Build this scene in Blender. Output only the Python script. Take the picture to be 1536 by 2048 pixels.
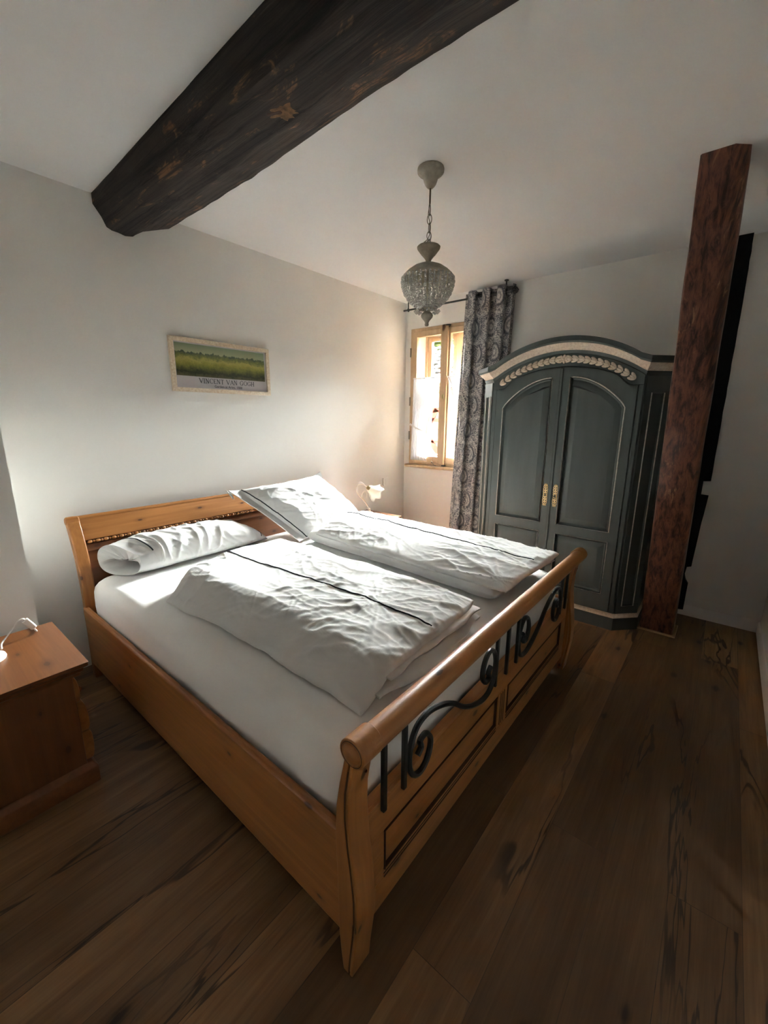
import bpy, bmesh, math, random
from mathutils import Vector, Matrix, noise
R = math.radians
PI = math.pi
sc = bpy.context.scene
col = sc.collection
for o in list(bpy.data.objects):
    bpy.data.objects.remove(o)

# ------------------------------------------------------------------ camera, world, lights, exposure
cam_d = bpy.data.cameras.new('camera')
cam = bpy.data.objects.new('camera', cam_d)
col.objects.link(cam)
cam_d.sensor_fit = 'HORIZONTAL'
cam_d.sensor_width = 36.0
cam_d.lens = 36.0 * 834.55 / 1536
cam_d.clip_start = 0.02
cam.matrix_world = Matrix(((0.63316196, 0.16895742, -0.75535377, 0.0),
                           (-0.77399469, 0.14599343, -0.61613159, 0.0),
                           (0.00617668, 0.97475090, 0.22320963, 1.5),
                           (0, 0, 0, 1)))
sc.camera = cam

SKY_LOW, SKY_HIGH = 0.15, 320.0
world = bpy.data.worlds.new('sky')
sc.world = world
world.use_nodes = True
WN = world.node_tree
WN.nodes.clear()
wo = WN.nodes.new('ShaderNodeOutputWorld')
wb = WN.nodes.new('ShaderNodeBackground')
wb.inputs['Color'].default_value = (0.97, 0.985, 1.0, 1)
wtc = WN.nodes.new('ShaderNodeTexCoord')
wsp = WN.nodes.new('ShaderNodeVectorMath')
wsp.operation = 'DOT_PRODUCT'
wsp.inputs[1].default_value = Vector((0.50, 0.75, 0.43)).normalized()
WN.links.new(wtc.outputs['Generated'], wsp.inputs[0])
wmr = WN.nodes.new('ShaderNodeMapRange')          # hazy bright half of the sky beyond the neighbour's roof
wmr.interpolation_type = 'SMOOTHSTEP'
wmr.inputs[1].default_value = 0.36
wmr.inputs[2].default_value = 0.92
wmr.inputs[3].default_value = 0.0
wmr.inputs[4].default_value = SKY_HIGH
WN.links.new(wsp.outputs['Value'], wmr.inputs[0])
wxs = WN.nodes.new('ShaderNodeSeparateXYZ')
WN.links.new(wtc.outputs['Generated'], wxs.inputs[0])
wmx = WN.nodes.new('ShaderNodeMapRange')
wmx.interpolation_type = 'SMOOTHSTEP'
wmx.inputs[1].default_value = 0.12
wmx.inputs[2].default_value = 0.55
WN.links.new(wxs.outputs[0], wmx.inputs[0])
wmu = WN.nodes.new('ShaderNodeMath')
wmu.operation = 'MULTIPLY_ADD'
WN.links.new(wmr.outputs[0], wmu.inputs[0])
WN.links.new(wmx.outputs[0], wmu.inputs[1])
wmu.inputs[2].default_value = SKY_LOW
WN.links.new(wmu.outputs[0], wb.inputs['Strength'])
WN.links.new(wb.outputs[0], wo.inputs[0])

portal_d = bpy.data.lights.new('window_portal', 'AREA')     # tells the sampler where the daylight enters
portal_d.shape = 'RECTANGLE'
portal_d.size = 1.44
portal_d.size_y = 0.92
portal_d.cycles.is_portal = True
portal = bpy.data.objects.new('window_portal', portal_d)
col.objects.link(portal)
portal.location = (4.235, 2.31, 1.69)
portal.rotation_euler = (0, R(90), 0)

sun_d = bpy.data.lights.new('sun', 'SUN')
sun_d.energy = 0.35
sun_d.angle = R(1.0)
sun_d.color = (1.0, 0.93, 0.82)
sun = bpy.data.objects.new('sun', sun_d)
col.objects.link(sun)
sun.rotation_euler = Vector((0.62, 0.35, -0.75)).to_track_quat('-Z', 'Y').to_euler()

sc.view_settings.view_transform = 'Standard'
sc.view_settings.look = 'None'
sc.view_settings.gamma = 1.0
sc.view_settings.use_curve_mapping = False
sc.view_settings.exposure = 3.52
cy = sc.cycles
cy.max_bounces = 12
cy.diffuse_bounces = 6
cy.glossy_bounces = 3
cy.transmission_bounces = 8
cy.transparent_max_bounces = 12
cy.caustics_reflective = False
cy.caustics_refractive = False
cy.sample_clamp_indirect = 6.0
cy.use_adaptive_sampling = True
cy.adaptive_threshold = 0.02
cy.use_denoising = True

# ------------------------------------------------------------------ node helpers / materials
def lin(h):
    h = h.lstrip('#')
    out = []
    for i in (0, 2, 4):
        c = int(h[i:i + 2], 16) / 255
        out.append(c / 12.92 if c <= 0.04045 else ((c + 0.055) / 1.055) ** 2.4)
    return (*out, 1)

class NT:
    def __init__(s, name, rough=0.6, base=(0.8, 0.8, 0.8, 1), spec=0.5, metal=0.0):
        s.m = bpy.data.materials.new(name)
        s.m.use_nodes = True
        s.t = s.m.node_tree
        s.b = s.t.nodes['Principled BSDF']
        s.out = s.t.nodes['Material Output']
        s.b.inputs['Roughness'].default_value = rough
        s.b.inputs['Base Color'].default_value = base
        s.b.inputs['Specular IOR Level'].default_value = spec
        s.b.inputs['Metallic'].default_value = metal
    def n(s, typ, **kw):
        nd = s.t.nodes.new('ShaderNode' + typ)
        for k, v in kw.items():
            setattr(nd, k, v)
        return nd
    def inp(s, sock, v):
        if v is None:
            return
        if hasattr(v, 'is_linked') or hasattr(v, 'links'):
            s.t.links.new(v, sock)
        else:
            if sock.type == 'RGBA' and len(v) == 3:
                v = (*v, 1)
            sock.default_value = v
    def math(s, op, a, b=None, c=None, clamp=False):
        nd = s.n('Math', operation=op, use_clamp=clamp)
        for i, v in enumerate((a, b, c)):
            s.inp(nd.inputs[i], v)
        return nd.outputs[0]
    def coord(s, kind='Object', scale=(1, 1, 1), loc=(0, 0, 0)):
        tc = s.n('TexCoord')
        mp = s.n('Mapping')
        mp.inputs['Scale'].default_value = scale
        mp.inputs['Location'].default_value = loc
        s.t.links.new(tc.outputs[kind], mp.inputs['Vector'])
        return mp.outputs[0]
    def noise(s, vec, scale=5, detail=3, rough=0.5, dist=0.0):
        nd = s.n('TexNoise')
        nd.inputs['Scale'].default_value = scale
        nd.inputs['Detail'].default_value = detail
        nd.inputs['Roughness'].default_value = rough
        nd.inputs['Distortion'].default_value = dist
        s.inp(nd.inputs['Vector'], vec)
        return nd.outputs['Fac']
    def voro(s, vec, scale=5, feature='F1', out='Distance', rnd=1.0):
        nd = s.n('TexVoronoi', feature=feature)
        nd.inputs['Scale'].default_value = scale
        nd.inputs['Randomness'].default_value = rnd
        s.inp(nd.inputs['Vector'], vec)
        return nd.outputs[out]
    def ramp(s, fac, stops, interp='LINEAR'):
        nd = s.n('ValToRGB')
        cr = nd.color_ramp
        cr.interpolation = interp
        while len(cr.elements) < len(stops):
            cr.elements.new(0.5)
        for e, (p, c) in zip(cr.elements, stops):
            e.position = p
            e.color = c if len(c) == 4 else (*c, 1)
        s.inp(nd.inputs[0], fac)
        return nd.outputs[0]
    def mix(s, fac, a, b, blend='MIX'):
        nd = s.n('Mix', data_type='RGBA', blend_type=blend)
        s.inp(nd.inputs[0], fac)
        s.inp(nd.inputs[6], a)
        s.inp(nd.inputs[7], b)
        return nd.outputs[2]
    def smooth(s, v, lo, hi):
        nd = s.n('MapRange', interpolation_type='SMOOTHSTEP')
        s.inp(nd.inputs[0], v)
        nd.inputs[1].default_value = lo
        nd.inputs[2].default_value = hi
        return nd.outputs[0]
    def bump(s, h, strength=0.3, dist=0.01):
        nd = s.n('Bump')
        nd.inputs['Strength'].default_value = strength
        nd.inputs['Distance'].default_value = dist
        s.inp(nd.inputs['Height'], h)
        s.t.links.new(nd.outputs[0], s.b.inputs['Normal'])
    def color(s, c):
        s.inp(s.b.inputs['Base Color'], c)

def plain(name, c, rough=0.6, spec=0.5, metal=0.0, var=0.0, scale=20, bump=0.0):
    c = (*c[:3], 1)
    m = NT(name, rough, c, spec, metal)
    if var or bump:
        f = m.noise(m.coord(), scale, 4, 0.6)
        if var:
            lo = tuple(x * (1 - var) for x in c[:3])
            hi = tuple(min(1, x * (1 + var)) for x in c[:3])
            m.color(m.ramp(f, [(0.3, lo), (0.7, hi)]))
        if bump:
            m.bump(f, bump, 0.004)
    return m.m

def plaster(name, c):
    m = NT(name, 0.92, c, 0.2)
    v = m.coord()
    f = m.noise(v, 3.0, 3, 0.5)
    m.color(m.ramp(f, [(0.3, tuple(x * 0.975 for x in c[:3])), (0.7, c[:3])]))
    g = m.noise(v, 160, 3, 0.6)
    m.bump(g, 0.10, 0.002)
    return m.m

def pine(name, axis, c0, c1, knot=(0.05, 0.016, 0.006), rough=0.38, kscale=5.2, shift=(0, 0, 0), boards=None):
    """honey pine with grain along axis (0,1,2) and scattered dark knots"""
    m = NT(name, rough, c0, 0.45)
    st = [9.0, 9.0, 9.0]
    st[axis] = 0.55
    v = m.coord(scale=tuple(st), loc=shift)
    g = m.noise(v, 2.2, 5, 0.55, 1.3)
    st2 = [60.0, 60.0, 60.0]
    st2[axis] = 1.6
    fine = m.noise(m.coord(scale=tuple(st2), loc=shift), 1.6, 3, 0.6, 0.4)
    wv = m.math('ADD', m.math('MULTIPLY', g, 0.72), m.math('MULTIPLY', fine, 0.28))
    base = m.ramp(wv, [(0.30, c0[:3]), (0.5, tuple((a + b) / 2 for a, b in zip(c0[:3], c1[:3]))), (0.68, c1[:3])])
    # knots: voronoi cells stretched along the grain, only some cells carry one
    sx = m.n('SeparateXYZ')
    m.t.links.new(m.coord(loc=shift), sx.inputs[0])
    oth = [i for i in range(3) if i != axis]
    kc = m.n('CombineXYZ')
    m.t.links.new(m.math('MULTIPLY', sx.outputs[axis], 0.52), kc.inputs[0])
    m.t.links.new(m.math('ADD', sx.outputs[oth[0]], sx.outputs[oth[1]]), kc.inputs[1])
    kv = kc.outputs[0]
    nd = m.n('TexVoronoi', feature='F1', voronoi_dimensions='2D')
    nd.inputs['Scale'].default_value = kscale
    m.t.links.new(kv, nd.inputs['Vector'])
    sep = m.n('SeparateColor')
    m.t.links.new(nd.outputs['Color'], sep.inputs[0])
    has = m.math('GREATER_THAN', sep.outputs[0], 0.28)
    size = m.math('MULTIPLY_ADD', sep.outputs[1], 0.030, 0.020)
    d = m.math('ADD', nd.outputs['Distance'], m.math('MULTIPLY', m.math('SUBTRACT', fine, 0.5), 0.03))
    k = m.math('MULTIPLY', has, m.math('SUBTRACT', 1.0, m.smooth(m.math('DIVIDE', d, size), 0.75, 1.5)))
    halo = m.math('MULTIPLY', has, m.math('SUBTRACT', 1.0, m.smooth(m.math('DIVIDE', d, size), 1.0, 4.5)))
    base = m.mix(m.math('MULTIPLY', halo, 0.45), base, tuple(x * 0.55 for x in c0[:3]) + (1,))
    m.color(m.mix(m.math('MULTIPLY', k, 0.92), base, (*knot, 1)))
    m.bump(wv, 0.12, 0.002)
    return m.m

PL0, PL1 = lin('#8a5729'), lin('#ab723e')
M = {}
M['wall'] = plaster('white_plaster', (0.80, 0.785, 0.75, 1))
M['ceil'] = plaster('ceiling_plaster', (0.79, 0.79, 0.785, 1))
M['skirt'] = plain('white_skirting_paint', (0.78, 0.76, 0.73, 1), 0.5)
for i, a in enumerate('xyz'):
    M['pine_' + a] = pine('honey_pine_' + a, i, PL0, PL1, shift=(0.13 * i, 0.7, 0.31))
    M['red_pine_' + a] = pine('reddish_pine_' + a, i, lin('#5f361a'), lin('#774927'), shift=(0.3, 0.21 * i, 0.5), kscale=5.5)
M['lining_pine'] = pine('pale_lining_pine', 2, (0.29, 0.272, 0.247, 1), (0.35, 0.330, 0.30, 1), rough=0.5, kscale=2.0)
M['outer_pine'] = pine('outer_sash_pine', 2, (0.20, 0.135, 0.085, 1), (0.255, 0.176, 0.112, 1), rough=0.5, kscale=2.0)
M['window_pine'] = pine('window_pine', 2, lin('#9d8160'), lin('#ba9f80'), rough=0.42, kscale=2.2)
M['groove'] = plain('dark_wood_groove', lin('#3a1d0c'), 0.7)

def floor_mat():
    m = NT('oak_plank_floor', 0.42, (0.3, 0.18, 0.09, 1), 0.35)
    v = m.coord(loc=(0.35, 0.06, 0))
    br = m.n('TexBrick')
    br.offset = 0.37
    br.offset_frequency = 2
    br.inputs['Scale'].default_value = 1.0
    br.inputs['Brick Width'].default_value = 1.75
    br.inputs['Row Height'].default_value = 0.185
    br.inputs['Mortar Size'].default_value = 0.0012
    br.inputs['Mortar Smooth'].default_value = 0.2
    br.inputs['Bias'].default_value = -0.1
    br.inputs['Color1'].default_value = (0, 0, 0, 1)
    br.inputs['Color2'].default_value = (1, 1, 1, 1)
    br.inputs['Mortar'].default_value = (0.5, 0.5, 0.5, 1)
    m.t.links.new(v, br.inputs['Vector'])
    bf = m.n('RGBToBW')
    m.t.links.new(br.outputs['Color'], bf.inputs[0])
    tone = bf.outputs[0]
    # each board offsets its own grain
    cmb = m.n('CombineXYZ')
    m.t.links.new(m.math('MULTIPLY', tone, 7.0), cmb.inputs[0])
    m.t.links.new(m.math('MULTIPLY', tone, 3.0), cmb.inputs[1])
    def off(scale):
        a = m.n('VectorMath', operation='ADD')
        m.t.links.new(m.coord(scale=scale), a.inputs[0])
        m.t.links.new(cmb.outputs[0], a.inputs[1])
        return a.outputs[0]
    g = m.noise(off((1.1, 13, 1)), 1.5, 6, 0.62, 1.0)
    fine = m.noise(off((3.0, 90, 1)), 1.5, 3, 0.6, 0.2)
    big = m.noise(off((0.9, 3.2, 1)), 1.2, 3, 0.5)
    base = m.ramp(m.math('ADD', m.math('MULTIPLY', g, 0.7), m.math('MULTIPLY', fine, 0.3)),
                  [(0.28, (0.125, 0.064, 0.028)), (0.5, (0.200, 0.110, 0.051)), (0.72, (0.275, 0.162, 0.080))])
    base = m.mix(1.0, base, m.ramp(tone, [(0.0, (0.62, 0.60, 0.58)), (0.45, (0.98, 0.98, 0.98)), (1.0, (1.32, 1.28, 1.22))]), 'MULTIPLY')
    base = m.mix(1.0, base, m.ramp(big, [(0.32, (0.78, 0.75, 0.72)), (0.6, (1.06, 1.05, 1.04))]), 'MULTIPLY')
    # long thin shakes running with the grain
    cn = m.noise(off((0.55, 5.0, 1)), 1.0, 4, 0.55, 0.9)
    cr = m.math('SUBTRACT', 1.0, m.smooth(m.math('ABSOLUTE', m.math('SUBTRACT', cn, 0.52)), 0.004, 0.016))
    mask = m.smooth(m.noise(off((0.6, 2.3, 1)), 1.3, 2, 0.5), 0.46, 0.56)
    cr = m.math('MULTIPLY', cr, mask)
    # knots
    nd = m.n('TexVoronoi', feature='F1', voronoi_dimensions='2D')
    nd.inputs['Scale'].default_value = 2.6
    m.t.links.new(off((0.62, 1.15, 1)), nd.inputs['Vector'])
    sp = m.n('SeparateColor')
    m.t.links.new(nd.outputs['Color'], sp.inputs[0])
    has = m.math('GREATER_THAN', sp.outputs[0], 0.45)
    d = m.math('ADD', nd.outputs['Distance'], m.math('MULTIPLY', m.math('SUBTRACT', g, 0.5), 0.10))
    k = m.math('MULTIPLY', has, m.math('SUBTRACT', 1.0, m.smooth(d, 0.012, 0.075)))
    halo = m.math('MULTIPLY', has, m.math('SUBTRACT', 1.0, m.smooth(d, 0.03, 0.30)))
    base = m.mix(m.math('MULTIPLY', halo, 0.5), base, (0.085, 0.042, 0.020, 1))
    base = m.mix(m.math('MAXIMUM', m.math('MULTIPLY', k, 0.9), m.math('MULTIPLY', cr, 0.78)), base, (0.018, 0.010, 0.007, 1))
    base = m.mix(m.math('MULTIPLY', br.outputs['Fac'], 0.7), base, (0.03, 0.017, 0.01, 1))
    m.color(base)
    h = m.math('SUBTRACT', m.math('MULTIPLY', fine, 0.3), m.math('ADD', m.math('MULTIPLY', cr, 1.0), br.outputs['Fac']))
    m.bump(h, 0.25, 0.003)
    return m.m
M['floor'] = floor_mat()

def old_timber(name, axis, dark, mid, light, lightamt, rough=0.8, bump=0.8, stretch=0.30):
    m = NT(name, rough, dark, 0.25)
    st = [14.0] * 3
    st[axis] = stretch
    g = m.noise(m.coord(scale=tuple(st)), 2.0, 6, 0.65, 0.8)
    st = [34.0] * 3
    st[axis] = 0.55
    f = m.noise(m.coord(scale=tuple(st)), 1.5, 4, 0.65, 0.6)
    v = m.math('ADD', m.math('MULTIPLY', g, 0.6), m.math('MULTIPLY', f, 0.4))
    base = m.ramp(v, [(0.40, dark[:3]), (0.57, mid[:3])])
    st = [3.4] * 3
    st[axis] = 1.5
    pn = m.noise(m.coord(scale=tuple(st)), 2.4, 6, 0.68, 1.2)
    pt = m.smooth(pn, lightamt, lightamt + 0.10)
    base = m.mix(m.math('MULTIPLY', pt, m.smooth(f, 0.42, 0.62)), base, light)
    m.color(base)
    m.bump(m.math('ADD', v, m.math('MULTIPLY', pn, 0.6)), bump, 0.012)
    return m.m
M['beam'] = old_timber('blackened_old_timber', 1, (0.009, 0.008, 0.008, 1), (0.044, 0.034, 0.029, 1), (0.19, 0.105, 0.055, 1), 0.55)
M['post'] = old_timber('stained_brown_timber', 2, (0.022, 0.008, 0.006, 1), (0.150, 0.058, 0.036, 1), (0.27, 0.15, 0.085, 1), 0.58, 0.5, 0.6, 0.12)
M['black'] = plain('black_tarred_timber', (0.006, 0.006, 0.007, 1), 0.85, 0.2, var=0.4, scale=30)

def fabric(name, c, weave=420, rough=0.9, bump=0.05, sheen=0.25):
    m = NT(name, rough, c, 0.15)
    m.b.inputs['Sheen Weight'].default_value = sheen
    f = m.noise(m.coord(), weave, 2, 0.5)
    m.bump(f, bump, 0.001)
    return m.m
M['linen'] = fabric('white_cotton_bedlinen', (0.60, 0.595, 0.585, 1))
M['sheet'] = fabric('white_fitted_sheet', (0.82, 0.81, 0.80, 1))
M['piping'] = plain('dark_navy_piping', (0.012, 0.014, 0.022, 1), 0.8)
M['iron'] = plain('black_wrought_iron', (0.010, 0.013, 0.014, 1), 0.42, 0.5, var=0.3, scale=60, bump=0.15)
M['rod'] = plain('black_curtain_rod_metal', (0.012, 0.012, 0.013, 1), 0.45)
def paint_green():
    m = NT('blue_grey_green_paint', 0.55, (0.1, 0.13, 0.125, 1), 0.3)
    f = m.noise(m.coord(scale=(6, 6, 1)), 3, 5, 0.6)
    m.color(m.ramp(f, [(0.3, (0.045, 0.055, 0.052)), (0.7, (0.057, 0.068, 0.064))]))
    m.bump(m.noise(m.coord(), 90, 2, 0.5), 0.06, 0.002)
    return m.m
M['green'] = paint_green()
def cream(name, a, b):
    m = NT(name, 0.6, (*a, 1), 0.3)
    f = m.noise(m.coord(), 70, 5, 0.7)
    m.color(m.ramp(f, [(0.3, b), (0.6, a)]))
    return m.m
M['cream'] = cream('brown_washed_cream_paint', (0.62, 0.53, 0.43), (0.42, 0.33, 0.25))
M['bead'] = cream('cream_line_paint', (0.50, 0.47, 0.41), (0.30, 0.29, 0.26))
M['brass'] = plain('antique_brass', (0.72, 0.55, 0.28, 1), 0.32, 0.5, 0.85, var=0.3, scale=80)
M['lampwood'] = plain('distressed_taupe_wood', (0.36, 0.325, 0.265, 1), 0.75, 0.25, var=0.22, scale=28, bump=0.25)
M['wire'] = plain('tarnished_chain_metal', (0.16, 0.135, 0.10, 1), 0.5, 0.5, 0.7)
M['white_enamel'] = plain('cream_white_enamel', (0.74, 0.70, 0.62, 1), 0.4, 0.4, var=0.08, scale=40)
M['bronze'] = plain('bronze_socket', (0.20, 0.15, 0.07, 1), 0.45, 0.5, 0.5)
M['plastic'] = plain('white_plastic', (0.80, 0.79, 0.76, 1), 0.35, 0.5)
M['white_frame'] = cream('whitewashed_frame_wood', (0.76, 0.66, 0.52), (0.56, 0.42, 0.27))

def crystal():
    m = NT('crystal_beads', 0.05)
    t = m.t
    t.nodes.remove(m.b)
    gl = m.n('BsdfGlossy')
    gl.inputs['Roughness'].default_value = 0.06
    gl.inputs['Color'].default_value = (1, 1, 0.98, 1)
    tl = m.n('BsdfTranslucent')
    tl.inputs['Color'].default_value = (0.95, 0.95, 0.93, 1)
    df = m.n('BsdfDiffuse')
    df.inputs['Color'].default_value = (0.90, 0.90, 0.87, 1)
    tr = m.n('BsdfTransparent')
    tr.inputs['Color'].default_value = (0.97, 0.97, 0.95, 1)
    lw = m.n('LayerWeight')
    lw.inputs['Blend'].default_value = 0.35
    body = m.n('MixShader')
    body.inputs[0].default_value = 0.7
    t.links.new(df.outputs[0], body.inputs[1])
    t.links.new(tl.outputs[0], body.inputs[2])
    b2 = m.n('MixShader')
    b2.inputs[0].default_value = 0.48
    t.links.new(body.outputs[0], b2.inputs[1])
    t.links.new(tr.outputs[0], b2.inputs[2])
    mx = m.n('MixShader')
    t.links.new(m.math('MULTIPLY_ADD', lw.outputs['Facing'], 0.45, 0.28), mx.inputs[0])
    t.links.new(b2.outputs[0], mx.inputs[1])
    t.links.new(gl.outputs[0], mx.inputs[2])
    t.links.new(mx.outputs[0], m.out.inputs[0])
    return m.m
M['crystal'] = crystal()

def glass_pane(name='window_glass', refl=0.05):
    m = NT(name)
    t = m.t
    t.nodes.remove(m.b)
    gl = m.n('BsdfGlossy')
    gl.inputs['Roughness'].default_value = 0.0
    tr = m.n('BsdfTransparent')
    tr.inputs['Color'].default_value = (0.97, 0.98, 0.97, 1)
    lw = m.n('LayerWeight')
    lw.inputs['Blend'].default_value = 0.15
    mx = m.n('MixShader')
    t.links.new(m.math('MULTIPLY_ADD', lw.outputs['Fresnel'], 0.5, refl * 0.3), mx.inputs[0])
    t.links.new(tr.outputs[0], mx.inputs[1])
    t.links.new(gl.outputs[0], mx.inputs[2])
    t.links.new(mx.outputs[0], m.out.inputs[0])
    return m.m
M['glass'] = glass_pane()

def sheer():
    m = NT('sheer_white_voile')
    t = m.t
    t.nodes.remove(m.b)
    di = m.n('BsdfDiffuse')
    di.inputs['Color'].default_value = (0.84, 0.85, 0.88, 1)
    tl = m.n('BsdfTranslucent')
    tl.inputs['Color'].default_value = (0.80, 0.81, 0.84, 1)
    tr = m.n('BsdfTransparent')
    m1 = m.n('MixShader')
    m1.inputs[0].default_value = 0.012
    m2 = m.n('MixShader')
    m2.inputs[0].default_value = 0.004
    t.links.new(di.outputs[0], m1.inputs[1])
    t.links.new(tl.outputs[0], m1.inputs[2])
    t.links.new(m1.outputs[0], m2.inputs[1])
    t.links.new(tr.outputs[0], m2.inputs[2])
    t.links.new(m2.outputs[0], m.out.inputs[0])
    return m.m
M['sheer'] = sheer()

def opal():
    m = NT('white_opal_glass', 0.25, (0.86, 0.85, 0.80, 1), 0.5)
    m.b.inputs['Subsurface Weight'].default_value = 0.0
    t = m.t
    tl = m.n('BsdfTranslucent')
    tl.inputs['Color'].default_value = (0.9, 0.88, 0.82, 1)
    mx = m.n('MixShader')
    mx.inputs[0].default_value = 0.35
    t.links.new(m.b.outputs[0], mx.inputs[1])
    t.links.new(tl.outputs[0], mx.inputs[2])
    t.links.new(mx.outputs[0], m.out.inputs[0])
    return m.m
M['opal'] = opal()

def damask():
    """grey jacquard with ogee medallions; UV in metres (u across the cloth, v height)"""
    m = NT('grey_damask_jacquard', 0.7, (0.2, 0.2, 0.2, 1), 0.25)
    m.b.inputs['Sheen Weight'].default_value = 0.2
    tc = m.n('TexCoord')
    sp = m.n('SeparateXYZ')
    m.t.links.new(tc.outputs['UV'], sp.inputs[0])
    u, v = sp.outputs[0], sp.outputs[1]
    PU, PV = 0.30, 0.46
    def cell(du, dv):
        a = m.math('SUBTRACT', m.math('FRACT', m.math('ADD', m.math('DIVIDE', u, PU), du)), 0.5)
        b = m.math('SUBTRACT', m.math('FRACT', m.math('ADD', m.math('DIVIDE', v, PV), dv)), 0.5)
        return m.math('ABSOLUTE', m.math('MULTIPLY', a, PU)), m.math('MULTIPLY', b, PV)
    def medal(du, dv):
        a, b = cell(du, dv)
        # pointed oval: narrower towards the top
        k = m.math('MULTIPLY_ADD', b, 2.6, 1.0)
        aa = m.math('MULTIPLY', m.math('MULTIPLY', a, k), 1.55)
        return m.math('SQRT', m.math('ADD', m.math('MULTIPLY', aa, aa), m.math('MULTIPLY', b, b)))
    d = m.math('MINIMUM', medal(0, 0), medal(0.5, 0.5))
    nv = m.n('CombineXYZ')
    m.t.links.new(u, nv.inputs[0])
    m.t.links.new(v, nv.inputs[1])
    wob = m.noise(nv.outputs[0], 34, 3, 0.6, 0.8)
    dw = m.math('ADD', d, m.math('MULTIPLY', m.math('SUBTRACT', wob, 0.5), 0.016))
    rings = m.math('SINE', m.math('MULTIPLY', dw, 150.0))
    curl = m.voro(nv.outputs[0], 30, 'F1')
    curl2 = m.math('SINE', m.math('MULTIPLY', m.math('ADD', curl, m.math('MULTIPLY', wob, 0.4)), 17.0))
    fine = m.math('SINE', m.math('MULTIPLY', m.voro(nv.outputs[0], 85, 'F1'), 16.0))
    w1 = m.smooth(d, 0.075, 0.105)
    pat = m.math('ADD', m.math('MULTIPLY', rings, m.math('MULTIPLY', m.math('SUBTRACT', 1.0, m.math('MULTIPLY', w1, 0.75)), 0.75)),
                 m.math('MULTIPLY', curl2, m.math('MULTIPLY_ADD', w1, 0.6, 0.25)))
    pat = m.math('ADD', pat, m.math('MULTIPLY', fine, 0.45))
    big = m.math('SINE', m.math('MULTIPLY', d, 60.0))
    pat = m.math('ADD', pat, m.math('MULTIPLY', big, 0.5))
    base = m.ramp(m.math('MULTIPLY_ADD', pat, 0.25, 0.5),
                  [(0.25, (0.045, 0.045, 0.054)), (0.45, (0.13, 0.126, 0.132)), (0.62, (0.24, 0.225, 0.215)), (0.8, (0.37, 0.345, 0.32))])
    m.color(base)
    m.bump(pat, 0.12, 0.002)
    return m.m
M['damask'] = damask()

def picture_print():
    m = NT('printed_landscape', 0.5, (0.3, 0.3, 0.2, 1), 0.3)
    tc = m.n('TexCoord')
    sp = m.n('SeparateXYZ')
    m.t.links.new(tc.outputs['UV'], sp.inputs[0])
    u, v = sp.outputs[0], sp.outputs[1]
    cb = m.n('CombineXYZ')
    m.t.links.new(m.math('MULTIPLY', u, 3.2), cb.inputs[0])
    m.t.links.new(v, cb.inputs[1])
    n1 = m.noise(cb.outputs[0], 3.0, 5, 0.7)
    n2 = m.noise(cb.outputs[0], 14, 4, 0.7)
    tall = m.n('CombineXYZ')
    m.t.links.new(m.math('MULTIPLY', u, 22.0), tall.inputs[0])
    trees = m.noise(tall.outputs[0], 1.0, 2, 0.5)
    h = m.math('ADD', v, m.math('ADD', m.math('MULTIPLY', m.math('SUBTRACT', n1, 0.5), 0.42), m.math('MULTIPLY', m.math('SUBTRACT', n2, 0.5), 0.20)))
    land = m.ramp(h, [(0.0, lin('#55503a')), (0.13, lin('#262a1c')), (0.27, lin('#5a5c30')), (0.42, lin('#8f8a42')),
                      (0.52, lin('#a39a55')), (0.62, lin('#6d7040')), (0.74, lin('#3f4c40')), (0.9, lin('#45574c'))])
    sky = m.ramp(v, [(0.6, lin('#aaa98a')), (1.0, lin('#6f7f66'))])
    edge = m.math('MULTIPLY_ADD', trees, 0.30, 0.58)
    top = m.smooth(m.math('SUBTRACT', v, m.math('ADD', edge, m.math('MULTIPLY', m.math('SUBTRACT', n2, 0.5), 0.12))), 0.0, 0.03)
    m.color(m.mix(top, m.mix(m.smooth(n2, 0.55, 0.75), land, m.mix(0.6, land, lin('#23281c')), 'MIX'), sky))
    return m.m
M['print'] = picture_print()
M['paper'] = plain('grey_poster_paper', lin('#b5aeb0'), 0.5)
M['ink'] = plain('dark_print_ink', lin('#2c2a33'), 0.6)

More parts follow.
